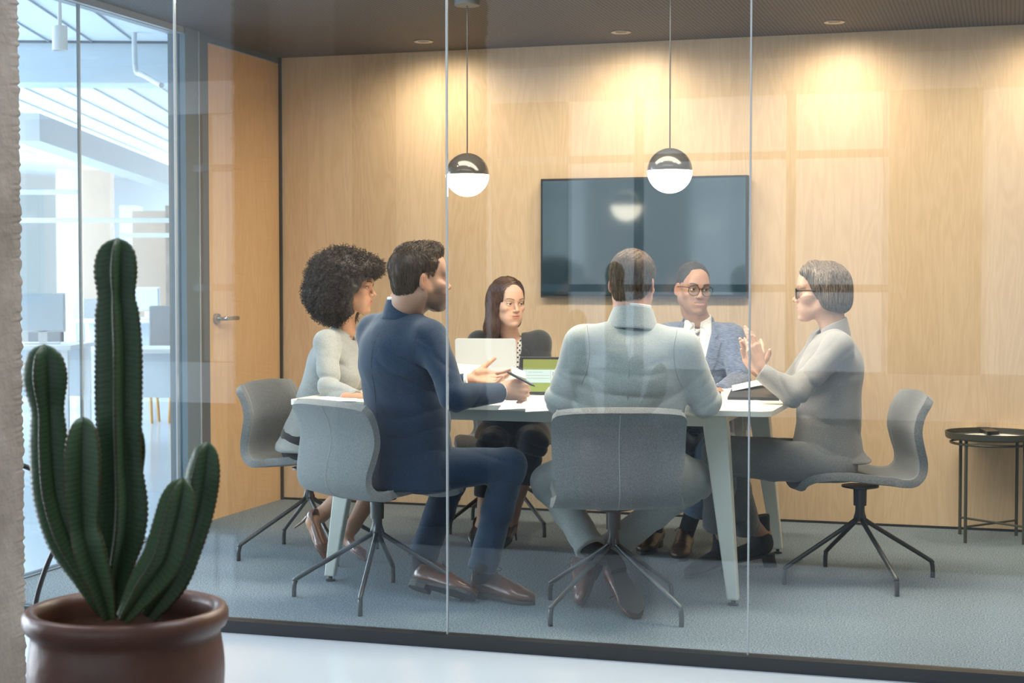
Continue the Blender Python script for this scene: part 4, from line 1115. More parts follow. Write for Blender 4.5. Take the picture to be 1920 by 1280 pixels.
# ------------------------------------------------------------------ 2. the curly-haired woman
def person_curly():
    J = dict(h=84, pel=W(588, 822, 7.02), neck=W(646, 618, 6.95), shR=W(612, 640, 6.80), shL=W(655, 632, 7.10), elR=W(618, 728, 6.68), wrR=W(668, 745, 6.55),
             elL=W(680, 725, 7.15), wrL=W(735, 735, 7.0), knR=W(722, 858, 6.88), knL=W(735, 855, 7.08), anR=W(602, 965, 6.92), anL=W(662, 985, 7.05), w=(.160, .135, .150), dp=1.25, rs=.048, ar=(.050, .044, .034), bust=True)
    sk = (.50, .265, .165)
    fr = Frame(W(657, 537, 6.92), 79, 3, 0, .97); torso_sdf(J)
    P = head_piece(fr, J['neck'], sk, (.50, .13, .12), (.03, .015, .01), smile=1, fem=True, gaze=nrm_((1, -.1, .0)), neck_r=.044, jaw=.92, teeth=True)
    f = nrm_(_rt*.9-_fw*.1); P.append(hand_piece(W(674, 746, 6.53), f, (0, 0, -1), True, [15, 18, 20, 22], sc=.9, skin=sk, arm_to=J['wrR']-f*.04))
    P.append(hand_piece(W(742, 735, 6.98), _rt, (0, 0, -1), False, [15, 18, 20, 22], sc=.9, skin=sk, arm_to=J['wrL']-_rt*.04))
    P.append(core(J, sk, True))
    tR, tL = W(614, 1034, 6.72), W(684, 1037, 6.90); tR[2] = .004; tL[2] = .004
    hR = W(577, 962, 6.86); hL = W(640, 1004, 7.06)
    P.append(skin_piece([(J['knR'], (np.array(J['knR'])*.6+np.array(J['anR'])*.4), .052, .050), (np.array(J['knR'])*.6+np.array(J['anR'])*.4, J['anR'], .050, .031),
        (J['knL'], (np.array(J['knL'])*.6+np.array(J['anL'])*.4), .052, .050), (np.array(J['knL'])*.6+np.array(J['anL'])*.4, J['anL'], .050, .031),
        (J['anR'], hR+(tR-hR)*.25+_up*.02, .029, .024), (hR+(tR-hR)*.2+_up*.010, hR+(tR-hR)*.62+_up*.012, .024, .022),
        (J['anL'], hL+(tL-hL)*.25+_up*.02, .029, .024), (hL+(tL-hL)*.2+_up*.010, hL+(tL-hL)*.62+_up*.012, .024, .022)], sk, .005))
    b = body_object('person', P, M['skin']); tag(b, 'smiling woman with a big curly afro in a pale jacket at the left table end', 'person', GP)
    S = torso_sdf(J, hem=(.05, -.01, .030)); neck_open(S, J, .056); collar(S, J, .058, ht=.030, dz=-.012, a0=-140, a1=140)
    S.cap(np.array(J['pel'])-_up*.03-fwd_(84)*.02, np.array(J['pel'])-_up*.09-fwd_(84)*.05, .10, .09, k=.06); hem_cut(S, J, .478)
    fx = J['fx']; nk = J['neck']
    S.cap(nk+fx*.10-J['up']*.01, nk+fx*.17-J['up']*.22, .030, .008, k=.008, op='-')
    def disp(Pn):
        d = .005*snoise(Pn, 20, 21)+.0022*snoise(Pn, 55, 22)
        d = d+folds(Pn, J['elR'], (.3, .2, 1), 95, .006, .13)+folds(Pn, J['shR']-_up*.08, (.5, 0, 1), 80, .004, .10); return d
    jk = sobj('jacket', S, .005, M['linen'], b, disp)
    S = torso_sdf(J, grow=-.012, arms=False); hem_cut(S, J, .50); neck_open(S, J, .06); sobj('top', S, .006, M['black_cloth'], b)
    J['pel'] = J['pel']+_up*.0
    # skirt
    S = SDF(); pel = np.array(J['pel']); lf = left_(84)
    for s, kn in ((1, J['knL']), (-1, J['knR'])): S.cap(pel+lf*.06*s-_up*.02, np.array(kn)+_up*.005, .115, .072, k=.06)
    S.cap(pel-_up*.01, pel+fx*.1-_up*.03, .14, .12, k=.05); hem_cut(S, J, .425); sobj('skirt', S, .007, M['black_cloth'], b)
    for he, to in ((hR, tR), (hL, tL)):
        shoe(he, to, nrm_(_up+_rt*.5), 'pump', M['nude'], M['nude'], b, sc=min(1.0, np.linalg.norm(to-he)/.243))
    # hair: a big cloud of coils
    hm = hair_mat('dark_curly_hair', (.007, .0045, .004), (.034, .017, .011), .6)
    S = SDF(); S.ell((-.035, 0, .045), (.155, .150, .120), k=.03); S.ell((-.055, 0, -.035), (.145, .150, .110), k=.05); S.ell((-.06, 0, -.09), (.11, .135, .075), k=.04)
    S.ell((.085, 0, .088), (.06, .085, .045), k=.04)
    S.ell((.110, 0, -.055), (.106, .135, .122), k=.015, op='-'); S.cap((.05, 0, -.12), (.03, 0, -.20), .06, .07, k=.02, op='-')
    hd = lambda Pn: .010*snoise(Pn, 60, 31)+.006*snoise(Pn, 140, 32)
    V, Q = S.mesh(.0045, hd); h = obj('hair', np_mesh('hair', fr(V), Q), hm, b)
    rnd = np.random.RandomState(9); bm = bmesh.new(); fc = V[Q].mean(1); nn = np.cross(V[Q[:, 1]]-V[Q[:, 0]], V[Q[:, 2]]-V[Q[:, 0]]); nn /= np.linalg.norm(nn, axis=1)[:, None]+1e-9
    c0 = np.array([-.045, 0, .0])
    for i in rnd.choice(len(fc), 6500):
        p = fc[i]; o = nrm_(p-c0)
        if p[0] > .020 and p[2] < .045: 
            continue
        d = nrm_(o*.8+np.array([0, 0, -.35])+rnd.normal(size=3)*.35); u = nrm_(np.cross(d, rnd.normal(size=3))); w = np.cross(d, u); ph = rnd.rand()*6.28; R1 = .0028+.0028*rnd.rand(); n = 11; ln = .014+.024*rnd.rand()
        pts = [Vector(x) for x in fr(np.array([p-o*.008+d*ln*k/n+R1*(u*math.cos(ph+k*.95)+w*math.sin(ph+k*.95)) for k in range(n+1)]))]
        tube(bm, pts, [.0011]*n+[.0005], 3, False)
    obj('hair_coils', bm, hm, h, smooth=True)
    rebase(b, (J['pel'][0], J['pel'][1], 0)); return b, J

# ------------------------------------------------------------------ 3. the dark-haired woman
def person_dark():
    J = dict(h=168, pel=W(962, 822, 7.80), neck=W(957, 632, 7.72), shR=W(897, 641, 7.72), shL=W(1012, 640, 7.66), elR=W(884, 715, 7.66), wrR=W(915, 742, 7.35),
             elL=W(1022, 715, 7.60), wrL=W(985, 738, 7.30), knR=W(920, 838, 7.42), knL=W(1000, 832, 7.35), anR=W(905, 985, 7.40), anL=W(962, 960, 7.42), w=(.155, .130, .152), dp=1.35, rs=.050, ar=(.050, .042, .034), bust=True)
    sk = (.60, .365, .265)
    fr = Frame(W(952, 568, 7.66), 136, 3, 0, .94); torso_sdf(J)
    P = head_piece(fr, J['neck'], sk, (.52, .20, .17), (.035, .02, .012), fem=True, gaze=nrm_((1, .25, 0)), neck_r=.045, jaw=1.0)
    f = nrm_((.2, -1, -.05)); P.append(hand_piece(W(918, 738, 7.30), f, (0, 0, -1), True, [18, 20, 22, 25], sc=.9, skin=sk, arm_to=J['wrR']-f*.04))
    f2 = nrm_((-.3, -1, .05)); P.append(hand_piece(W(983, 736, 7.26), f2, (0, 0, -1), False, [18, 20, 22, 25], sc=.9, skin=sk, arm_to=J['wrL']-f2*.04))
    P.append(core(J, sk, True))
    hL = W(966, 990, 7.46); hL[2] = .085; tL = W(944, 1018, 7.3); tL[2] = .006; hR = W(900, 1000, 7.46); hR[2] = .085; tR = W(885, 1020, 7.25); tR[2] = .006
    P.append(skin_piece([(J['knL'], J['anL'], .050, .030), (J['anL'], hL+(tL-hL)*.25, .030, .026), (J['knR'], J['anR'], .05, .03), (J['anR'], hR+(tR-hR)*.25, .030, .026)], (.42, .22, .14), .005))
    b = body_object('person', P, M['skin']); tag(b, 'dark-haired woman in a charcoal blazer and dotted top behind the silver laptop', 'person', GP)
    fx = J['fx']; nk = J['neck']; up = J['up']
    S = torso_sdf(J); hem_cut(S, J, .46); neck_open(S, J, .058); collar(S, J, .058, ht=.022, dz=-.014, a0=-100, a1=100)
    lf = np.cross(up, fx)
    def vee(Pn):
        q = Pn-nk; z = q@up; y = q@lf; x = q@fx
        return np.maximum(np.abs(y)-np.interp(z, [-.34, -.22, -.03, .05], [.004, .028, .062, .055]), -x+.02)
    S.fn(vee, nk-.36, nk+.2, k=.004, op='-')
    jk = sobj('blazer', S, .0055, M['charcoal'], b, lambda Pn: .0022*snoise(Pn, 25, 41)+folds(Pn, J['elL'], (.2, 0, 1), 90, .004, .1)+folds(Pn, J['elR'], (.2, 0, 1), 90, .004, .1))
    S = torso_sdf(J, grow=-.010, arms=False); hem_cut(S, J, .50); S.cap(nk+up*.10, nk-up*.035+fx*.02, .07, .062, k=.006, op='-'); S.cap(nk+up*.1+fx*.08, nk-up*.085+fx*.09, .05, .035, k=.006, op='-')
    tp = sobj('dotted_top', S, .006, M['dots'], b)
    # chest skin between neck and top
    S = torso_sdf(J, grow=-.018, arms=False)
    S.cut(nk-up*.17, -up, .5); V, Q = S.mesh(.006)
    for s in (1, -1):
        patch('lapel', [(s*.058, -.012), (s*.100, -.055), (s*.092, -.12), (s*.108, -.135), (s*.085, -.19), (s*.022, -.30), (s*.030, -.24), (s*.062, -.10)], J, [jk], M['charcoal'], jk, off=.004, cuts=5)
    rt_ = body_object('person', [(V, Q, np.tile(np.array(sk), (len(V), 1)))], M['skin'])
    # join the chest into the one body mesh
    bm = bmesh.new(); bm.from_mesh(b.data); bm.from_mesh(rt_.data); bm.to_mesh(b.data); bm.free(); bpy.data.objects.remove(rt_)
    b.data.polygons.foreach_set('use_smooth', [True]*len(b.data.polygons))
    J3 = dict(J); J3['anL'] = np.array(J['knL'])*.45+np.array(J['anL'])*.55; J3['anR'] = np.array(J['knR'])*.35+np.array(J['anR'])*.65
    trousers(J3, M['black_cloth'], b, (.085, .066, .056, .055))
    for he, to in ((hL, tL), (hR, tR)): shoe(he, to, (0, 0, 1), 'pump', M['black'], M['black'], b, sc=.92)
    hm = hair_mat('chestnut_hair', (.028, .013, .008), (.13, .058, .032), .38)
    S = SDF(); S.ell((-.018, 0, .048), (.098, .084, .086), k=.02); S.ell((-.05, 0, -.02), (.065, .085, .10), k=.04)
    S.cap((-.02, -.072, .02), (.005, -.086, -.125), .034, .036, k=.03); S.cap((.005, -.086, -.125), (.012, -.088, -.20), .036, .022, k=.03)
    S.cap((-.03, .068, .02), (-.045, .070, -.10), .026, .024, k=.03)
    S.cap((-.05, 0, -.02), (-.055, 0, -.17), .075, .055, k=.04)
    S.ell((.095, 0, -.024), (.080, .068, .096), k=.012, op='-'); S.cap((.0, 0, -.11), (.02, 0, -.25), .058, .055, k=.015, op='-')
    hd = lambda Pn: .0028*snoise(Pn*np.array([1, 1, .2]), 170, 51)+.004*snoise(Pn*np.array([1, 1, .5]), 45, 52)
    V, Q = S.mesh(.0035, hd); h = obj('hair', np_mesh('hair', fr(V), Q), hm, b)
    comb('hair_strands', V, Q, 1900, 14, .011, lambda p: (-.25 if p[2] > .05 else .12, (1 if p[1] > 0 else -1)*(.9 if p[2] > .06 else .05), -1 if p[2] < .10 else -.3), .0010, hm, h, sel=lambda c: c[:, 2] > -.10, jit=.12, local=fr)
    rebase(b, (J['pel'][0], J['pel'][1], 0)); return b, J

# ------------------------------------------------------------------ 4. the man seen from behind
def person_back():
    J = dict(h=-12, pel=W(1172, 862, 5.86), neck=W(1186, 597, 5.83), shL=W(1092, 645, 5.80), shR=W(1279, 652, 5.80), elL=W(1052, 748, 5.86), wrL=W(1092, 745, 6.20),
             elR=W(1322, 752, 5.86), wrR=W(1275, 747, 6.22), knL=W(1033, 905, 6.18), anL=W(1108, 1028, 5.98), knR=W(1302, 900, 6.16), anR=W(1130, 1040, 6.12), w=(.190, .188, .200), dp=1.5, rs=.060, ar=(.066, .058, .042), bow=.015)
    sk = (.60, .33, .25)
    fr = Frame(W(1187, 532, 5.86), 4, 0, 2, 1.0); torso_sdf(J)
    P = head_piece(fr, J['neck']+_up*.005, sk, (.45, .2, .16), (.12, .06, .03), neck_r=.058, stubble=None)
    for s, x in (('L', -1), ('R', 1)):
        f = nrm_(-_rt*.25*x+_fw); P.append(hand_piece(np.array(J['wr'+s])+f*.015, f, (0, 0, -1), s == 'R', [15, 18, 20, 22], skin=sk, arm_to=np.array(J['wr'+s])-f*.04))
    P.append(core(J, sk)); b = body_object('person', P, M['skin']); tag(b, 'fair-haired man in a pale sand suit with his back turned to us', 'person', GP)
    S = torso_sdf(J, hem=(.08, -.01, .010)); hem_cut(S, J, .445); neck_open(S, J, .062)
    fx = J['fx']; nk = J['neck']; up = J['up']
    def disp(Pn):
        d = .0042*snoise(Pn, 20, 61)+.0013*snoise(Pn, 55, 62)
        for s in 'LR':
            d = d+folds(Pn, J['el'+s], np.array(J['el'+s])-J['sh'+s], 90, .005, .12)
            d = d+folds(Pn, np.array(J['sh'+s])*.65+np.array(J['pel'])*.35-fx*.05, (.6 if s == 'L' else -.6, 0, 1), 70, .004, .12)
        d = d+folds(Pn, J['pel']+_up*.16-fx*.1, (0, 0, 1), 60, .004, .18); return d
    jk = sobj('jacket', S, .005, M['sand'], b, disp); lf = left_(-12)
    seam_on('seam', [nk-fx*.2-up*.055, nk-fx*.25-up*.25, nk-fx*.25-up*.5], fx, jk, M['linen'], jk, .0010)
    for s, x in (('L', 1), ('R', -1)):
        sh = np.array(J['sh'+s]); seam_on('seam', [sh-lf*x*.018+_up*.07, sh-lf*x*.030, sh-lf*x*.022-_up*.08, sh-lf*x*.0-_up*.14], fx, jk, M['grey_suit'], jk, .0013)
    collar_piece('collar', J, M['sand'], jk, r0=.092, r1=.069, z0=-.022, z1=.050, fwd=.004)
    S = SDF(); collar(S, J, .0635, -180, 180, ht=.060, th=.0035, lean=.05, dz=-.002, n=84, drop=.012); sobj('shirt', S, .0035, M['shirt'], b)
    trousers(J, M['sand'], b, (.095, .075, .058, .060))
    hL, tL = W(1150, 1052, 5.93), W(1196, 1126, 5.72); tL[2] = .03
    hR, tR = W(1120, 1060, 6.15), W(1098, 1122, 5.92); tR[2] = .02
    hL = tL+nrm_(hL-tL)*.29; hR = tR+nrm_(hR-tR)*.29
    shoe(hL, tL, nrm_(_fw*1.0+_up*.35-_rt*.3), 'oxford', M['brown_leather'], M['sole'], b)
    shoe(hR, tR, nrm_(_fw*.9+_up*.5), 'oxford', M['brown_leather'], M['sole'], b)
    socks(J, b, ((J['anL'], hL, tL, nrm_(_fw*1.0+_up*.35-_rt*.3)), (J['anR'], hR, tR, nrm_(_fw*.9+_up*.5))))
    hm = hair_mat('light_brown_hair', (.070, .040, .022), (.26, .155, .085))
    S = SDF(); S.ell((-.014, 0, .044), (.0965, .0785, .0815), k=.02); S.ell((-.036, 0, -.022), (.063, .062, .070), k=.03)
    hair_carve(S, nape=-.085)
    V, Q = S.mesh(.0032, lambda Pn: .0022*snoise(Pn*np.array([1, 1, .35]), 150, 65)); h = obj('hair', np_mesh('hair', fr(V), Q), hm, b)
    comb('hair_strands', V, Q, 3000, 8, .007, lambda p: (-.3 if p[2] > .1 else 0, .5 if p[2] > .09 else -.1, -1), .0008, hm, h, sel=lambda c: c[:, 2] > -.06, lift=.002, jit=.3, local=fr)
    rebase(b, (J['pel'][0], J['pel'][1], 0)); return b, J

# ------------------------------------------------------------------ 5. the man in glasses
def person_glasses():
    J = dict(h=172, pel=W(1305, 828, 7.50), neck=W(1309, 601, 7.43), shR=W(1254, 632, 7.44), shL=W(1372, 632, 7.38), elR=W(1240, 715, 7.35), wrR=W(1272, 738, 7.02),
             elL=W(1386, 714, 7.26), wrL=W(1350, 735, 6.98), knR=W(1258, 850, 7.08), knL=W(1335, 850, 7.05), anR=W(1222, 975, 7.16), anL=W(1300, 965, 7.10), w=(.165, .160, .188), dp=1.4, rs=.060, ar=(.058, .050, .038))
    sk = (.37, .20, .13)
    fr = Frame(W(1300, 542, 7.38), 150, 2, -3, .97); torso_sdf(J)
    P = head_piece(fr, J['neck']+_up*.005, sk, (.40, .17, .13), (.02, .012, .01), stubble=(.35, (.07, .05, .045)), smile=1.3, gaze=nrm_((1, .12, .08)), neck_r=.052, jaw=.96, teeth=True)
    for s in 'LR':
        f = nrm_((.35 if s == 'R' else -.35, -1, 0)); P.append(hand_piece(np.array(J['wr'+s])+f*.015, f, (0, 0, -1), s == 'R', [15, 18, 20, 22], skin=sk, arm_to=np.array(J['wr'+s])-f*.04))
    P.append(core(J, sk)); b = body_object('person', P, M['skin']); tag(b, 'smiling man in round glasses, blue-grey suit and striped tie', 'person', GP)
    fx = J['fx']; nk = J['neck']; up = J['up']; lf = np.cross(up, fx)
    S = torso_sdf(J, hem=(.06, 0, .01)); hem_cut(S, J, .46); neck_open(S, J, .062)
    def vee(Pn):
        q = Pn-nk; z = q@up; y = q@lf; x = q@fx
        return np.maximum(np.abs(y)-np.interp(z, [-.38, -.30, -.04, .05], [.003, .012, .066, .060]), -x+.015)
    S.fn(vee, nk-.40, nk+.2, k=.004, op='-')
    jk = sobj('jacket', S, .005, M['slub'], b, lambda Pn: .0022*snoise(Pn, 24, 71)+folds(Pn, J['elL'], (.2, 0, 1), 90, .005, .1)+folds(Pn, J['elR'], (.2, 0, 1), 90, .004, .1))
    collar_piece('collar', J, M['slub'], jk, r0=.080, r1=.067, z0=-.02, z1=.020, a0=-100, drop=.03)
    S = torso_sdf(J, grow=-.010, arms=False); hem_cut(S, J, .50); neck_open(S, J, .055); collar(S, J, .059, -165, 165, ht=.036, th=.004, lean=.12, dz=-.004, n=84, drop=.02); sh = sobj('shirt', S, .005, M['shirt'], b)
    for s in (1, -1):
        patch('lapel', [(s*.062, .002), (s*.098, -.052), (s*.082, -.064), (s*.112, -.082), (s*.090, -.18), (s*.012, -.345), (s*.020, -.27), (s*.066, -.055)], J, [jk], M['slub'], jk, off=.005, cuts=5)
        patch('collar_point', [(s*.018, -.014), (s*.050, .014), (s*.064, -.006), (s*.054, -.058)], J, [sh], M['shirt'], sh, off=.006, th=.004, cuts=4)
    patch('breast_pocket', [(.085, -.20), (.150, -.188), (.150, -.198), (.086, -.212)], J, [jk], M['slub'], jk, off=.003, cuts=3)
    patch('tie', [(-.014, -.020), (.014, -.020), (.0105, -.052), (.020, -.11), (.036, -.38), (-.030, -.38), (-.018, -.11), (-.0105, -.052)], J, [sh], M['tie'], b, off=.008, th=.005, cuts=5)
    trousers(J, M['blue_trouser'], b, (.090, .070, .058, .058))
    hL, tL = PZ(1285, 1025, .02), PZ(1272, 1053, 0); hR, tR = PZ(1232, 1015, .02), PZ(1204, 1040, 0)
    for s, he, to in (('L', hL, tL), ('R', hR, tR)):
        he = to+nrm_(he-to)*.29; shoe(he, to, (0, 0, 1), 'oxford', M['dark_leather'], M['sole'], b)
        S = SDF(); S.cap(np.array(J['an'+s])+_up*.02, he+nrm_(to-he)*.06+_up*.05, .038, .036); sobj('sock', S, .006, M['suede'], b)
    hm = hair_mat('short_black_hair', (.006, .005, .005), (.022, .016, .013), .6)
    S = SDF(); S.ell((-.016, 0, .048), (.096, .0765, .084), k=.02); S.ell((-.036, 0, -.01), (.062, .062, .062), k=.03)
    hair_carve(S)
    V, Q = S.mesh(.0035, lambda Pn: .0022*snoise(Pn, 200, 75)+.002*snoise(Pn, 420, 76)); h = obj('hair', np_mesh('hair', fr(V), Q), hm, b)
    glasses(fr, b, 'round')
    rebase(b, (J['pel'][0], J['pel'][1], 0)); return b, J
def glasses(fr, parent, kind):
    bm = bmesh.new(); f = lambda p: Vector(fr(p)); lens = []
    for s in (-1, 1):
        c = (.104, s*.0325, -.001)
        if kind == 'round': pts = [(c[0]-.004*abs(math.cos(a))*0-.10*(abs(s*.0325+.027*math.cos(a)))**2, c[1]+.027*math.cos(a), c[2]-.002+.0255*math.sin(a)) for a in np.linspace(0, 2*PI, 25)]; r = .0019
        else: pts = [(c[0]-.10*(c[1]+a)**2, c[1]+a, c[2]+b) for a, b in ((.026, .017), (.0, .019), (-.026, .017), (-.0275, .008), (-.023, -.014), (-.012, -.019), (.012, -.019), (.023, -.014), (.0275, .008), (.026, .017))]; r = .0026
        tube(bm, [f(p) for p in pts], r, 6, False); lens.append(pts)
        o = .0262 if kind == 'round' else .029
        tube(bm, [f((.098, s*(.0325+o-.003), .009)), f((.088, s*.069, .010)), f((.02, s*.077, .010)), f((-.018, s*.078, .006)), f((-.035, s*.074, -.018))], .0018 if kind == 'round' else .0032, 8)
    tube(bm, [f((.1035, -.010, .004)), f((.106, 0, .007)), f((.1035, .010, .004))], .0018, 6)
    g = obj('spectacles', bm, M['black'], parent, smooth=True)
    for pts in lens:
        bm = bmesh.new(); bm.faces.new([bm.verts.new(fr(np.array(p)-np.array([.0005, 0, 0]))) for p in pts[:-1]])
        r = bmesh.ops.extrude_face_region(bm, geom=list(bm.faces)); 
        for v in [e for e in r['geom'] if isinstance(e, bmesh.types.BMVert)]: v.co += Vector(fr.dir((.001, 0, 0)))
        obj('lens', bm, M['glass'], g)

# ------------------------------------------------------------------ 6. the grey-haired woman
def person_grey():
    J = dict(h=-101, pel=W(1550, 868, 6.46), neck=W(1562, 612, 6.42), shL=W(1572, 650, 6.27), shR=W(1545, 640, 6.60), elL=W(1490, 738, 6.20), wrL=W(1428, 697, 6.22),
             elR=W(1478, 728, 6.62), wrR=W(1430, 700, 6.56), knL=W(1352, 850, 6.32), knR=W(1362, 850, 6.52), anL=W(1345, 985, 6.50), anR=W(1400, 990, 6.75), w=(.170, .142, .160), dp=1.22, rs=.050, ar=(.054, .048, .036), bust=True)
    sk = (.52, .30, .205)
    fr = Frame(W(1541, 549, 6.44), -98, 0, 0, .99); torso_sdf(J)
    P = head_piece(fr, J['neck']+_up*.0, sk, (.50, .22, .18), (.22, .16, .12), fem=True, gaze=(1, 0, 0), neck_r=.047)
    fL = nrm_(_up*.95-_rt*.30); P.append(hand_piece(W(1424, 689, 6.22), fL, nrm_(-_rt*.62+_fw*.75), False, [6, 8, 8, 12], spread=(12, 2, -10, -24), thumb=(.65, .8, .1), sc=.95, skin=sk, arm_to=J['wrL']-nrm_(J['wrL']-J['elL'])*.03, arm_r=.024))
    fR = nrm_(_up*.85-_rt*.50); P.append(hand_piece(W(1424, 697, 6.53), fR, nrm_(-_rt*.3-_fw*.8), True, [10, 10, 12, 16], spread=(16, 4, -8, -18), thumb=(.4, .9, .3), sc=.92, skin=sk, arm_to=J['wrR']-nrm_(J['wrR']-J['elR'])*.03, arm_r=.024))
    P.append(core(J, sk)); b = body_object('person', P, M['skin']); tag(b, 'grey-haired woman in black glasses and grey suit gesturing with raised hands', 'person', GP)
    fx = J['fx']; nk = J['neck']; up = J['up']
    S = torso_sdf(J, hem=(.05, -.02, .035)); neck_open(S, J, .058)
    S.cap(nk+fx*.09-up*.01, nk+fx*.14-up*.16, .034, .008, k=.008, op='-')
    S.cap(np.array(J['pel'])-_up*.02-fx*.04, np.array(J['pel'])-_up*.05-fx*.09, .09, .07, k=.06); hem_cut(S, J, .492)
    def disp(Pn):
        d = .004*snoise(Pn, 22, 81)+.0012*snoise(Pn, 60, 82)+folds(Pn, J['elL'], (.8, 0, .6), 85, .006, .12)+folds(Pn, np.array(J['shL'])-_up*.06, (.5, 0, -1), 75, .004, .12)
        return d+folds(Pn, np.array(J['pel'])+_up*.16, (.1, 0, 1), 60, .004, .15)
    jk = sobj('blazer', S, .005, M['grey_suit'], b, disp)
    collar_piece('collar', J, M['grey_suit'], jk, r0=.076, r1=.058, z0=-.030, z1=.036, a0=-135, drop=.085, fwd=.006)
    for q in ((0, 0), (1, .018)):
        e = np.array(J['wrL'])-nrm_(J['wrL']-J['elL'])*(.03+q[1])-_fw*.036-_up*.012; button(e, -_fw, .007, M['black'], jk, 'cuff_button')
    S = torso_sdf(J, grow=-.012, arms=False); hem_cut(S, J, .52); neck_open(S, J, .06); sobj('top', S, .006, M['shirt'], b)
    trousers(J, M['grey_trouser'], b, (.098, .072, .062, .062))
    tL = PZ(1285, 1083, .0); hL = tL+nrm_(PZ(1358, 1075, 0)-tL)*.255; hL[2] = .050; tR = PZ(1345, 1060, 0); hR = tR+np.array([.24, .05, .05])
    for he, to in ((hL, tL), (hR, tR)): shoe(he, to, (0, 0, 1), 'boot', M['suede'], M['sole'], b)
    mm = mat('bare_ankle_stocking', (.50, .28, .19), .6)
    for an, he, to in ((J['anL'], hL, tL), (J['anR'], hR, tR)):
        P2 = SDF(); P2.cap(np.array(an)+_up*.03, he+nrm_(to-he)*.05+_up*.10, .034, .034); sobj('stocking', P2, .006, mm, b)
    hm = hair_mat('ash_grey_bob', (.040, .028, .021), (.34, .25, .18), .40, (260, 260, 14))
    S = SDF(); S.ell((-.018, 0, .044), (.097, .082, .085), k=.02); S.ell((-.046, 0, -.010), (.070, .078, .070), k=.04); S.ell((-.048, 0, -.040), (.058, .064, .038), k=.04)
    for s in (-1, 1): S.cap((-.005, s*.070, .03), (-.022, s*.078, -.035), .028, .022, k=.03)
    S.cap((.04, 0, .095), (.058, .02, .085), .034, .03, k=.03)
    S.ell((.100, 0, -.028), (.078, .10, .104), k=.014, op='-'); S.ell((-.01, 0, -.125), (.13, .12, .046), k=.02, op='-')
    hd = lambda Pn: .0022*snoise(Pn*np.array([1, 1, .12]), 230, 91)
    V, Q = S.mesh(.0035, hd); h = obj('hair', np_mesh('hair', fr(V), Q), hm, b)
    comb('hair_strands', V, Q, 2400, 13, .009, lambda p: (-.15, (1 if p[1] > 0 else -1)*(.9 if p[2] > .09 else .0), -1 if p[2] < .11 else -.2), .0010, hm, h, sel=lambda c: c[:, 2] > -.02, jit=.10, local=fr)
    glasses(fr, b, 'square')
    rebase(b, (J['pel'][0], J['pel'][1], 0)); return b, J
PEOPLE = {}
for nm, f_ in (('navy', person_navy), ('curly', person_curly), ('dark', person_dark), ('back', person_back), ('glasses', person_glasses), ('grey', person_grey)):
    PEOPLE[nm] = f_()
# ================================================================== THINGS ON THE TABLE
TT = TZ
def sheet(name, pts, z, m, label, cat, th=.0008, lines=0, group=None, lift=None):
    """sheet of paper on a flat top; pts = four corners as seen, z its height"""
    P = [PZ(px, py, z) for px, py in pts]
    if lift: 
        for p, l in zip(P, lift): p[2] += l
    c = sum(P)/4; bm = bmesh.new(); n = 10; g = []
    for i in range(n+1):
        for j in range(n+1):
            u, v = i/n, j/n; p = (P[0]*(1-u)+P[1]*u)*(1-v)+(P[3]*(1-u)+P[2]*u)*v; g.append(bm.verts.new(p-c))
    for i in range(n):
        for j in range(n): bm.faces.new((g[i*(n+1)+j], g[(i+1)*(n+1)+j], g[(i+1)*(n+1)+j+1], g[i*(n+1)+j+1]))
    o = obj(name, bm, m, loc=c); md = o.modifiers.new('t', 'SOLIDIFY'); md.thickness = th; md.offset = 0
    tag(o, label, cat, group)
    if lines:
        bm = bmesh.new()
        for k in range(lines):
            v = .12+.76*k/max(lines-1, 1); rnd = random.Random(k); u0 = .1
            while u0 < .86:
                u1 = min(.9, u0+.05+.12*rnd.random())
                a = (P[0]*(1-u0)+P[1]*u0)*(1-v)+(P[3]*(1-u0)+P[2]*u0)*v-c; b = (P[0]*(1-u1)+P[1]*u1)*(1-v)+(P[3]*(1-u1)+P[2]*u1)*v-c
                dv = (P[3]-P[0])*.012; q = [bm.verts.new(x+np.array([0, 0, th*.5+.0004])) for x in (a, b, b+dv, a+dv)]; bm.faces.new(q); u0 = u1+.02
        obj('printed_lines', bm, M['ink'], o)
    return o
sheet('paper_sheet', [(934, 768), (1040, 764), (1030, 741), (952, 743)], TT+.0012, M['paper'], 'printed white sheet on the table below the tablet', 'paper', lines=7)
sheet('paper_sheet', [(985, 772), (1068, 768), (1052, 747), (985, 750)], TT+.0004, M['paper'], 'white sheet lying half under the printed page near the pale-jacket man', 'paper')
sheet('paper_sheet', [(1338, 768), (1442, 766), (1422, 749), (1345, 749)], TT+.0008, M['paper'], 'loose white sheet at the front right corner of the table', 'paper', lines=5)
sheet('paper_sheet', [(598, 752), (668, 752), (672, 742), (612, 742)], TT+.0008, M['paper'], 'white sheet at the left table end before the curly-haired woman', 'paper')
# black folder
def slab(name, pts, z, h, m, label, cat, bevel=.001, off=(0, 0)):
    P = [PZ(px, py, z) for px, py in pts]; c = sum(P)/4; bm = bmesh.new()
    prism(bm, [(p[0]-c[0], p[1]-c[1]) for p in P], 0, h); o = obj(name, bm, m, loc=(c[0]+off[0], c[1]+off[1], z), bevel=bevel); return tag(o, label, cat)
slab('folder', [(1364, 750), (1461, 751), (1440, 728), (1374, 729)], TT+.0002, .013, M['black'], 'thick closed black folder on the table by the grey-haired woman', 'folder')
t = slab('notebook', [(1337, 733), (1372, 733), (1374, 722), (1344, 722)], TT+.0002, .010, M['paper'], 'white open notebook on the table in front of the man in glasses', 'notebook')
sheet('paper_sheet', [(1373, 733), (1440, 724), (1428, 716), (1372, 724)], TT+.016, M['paper'], 'white page lifting up over the black folder', 'paper', lift=(0, .012, .014, .004))
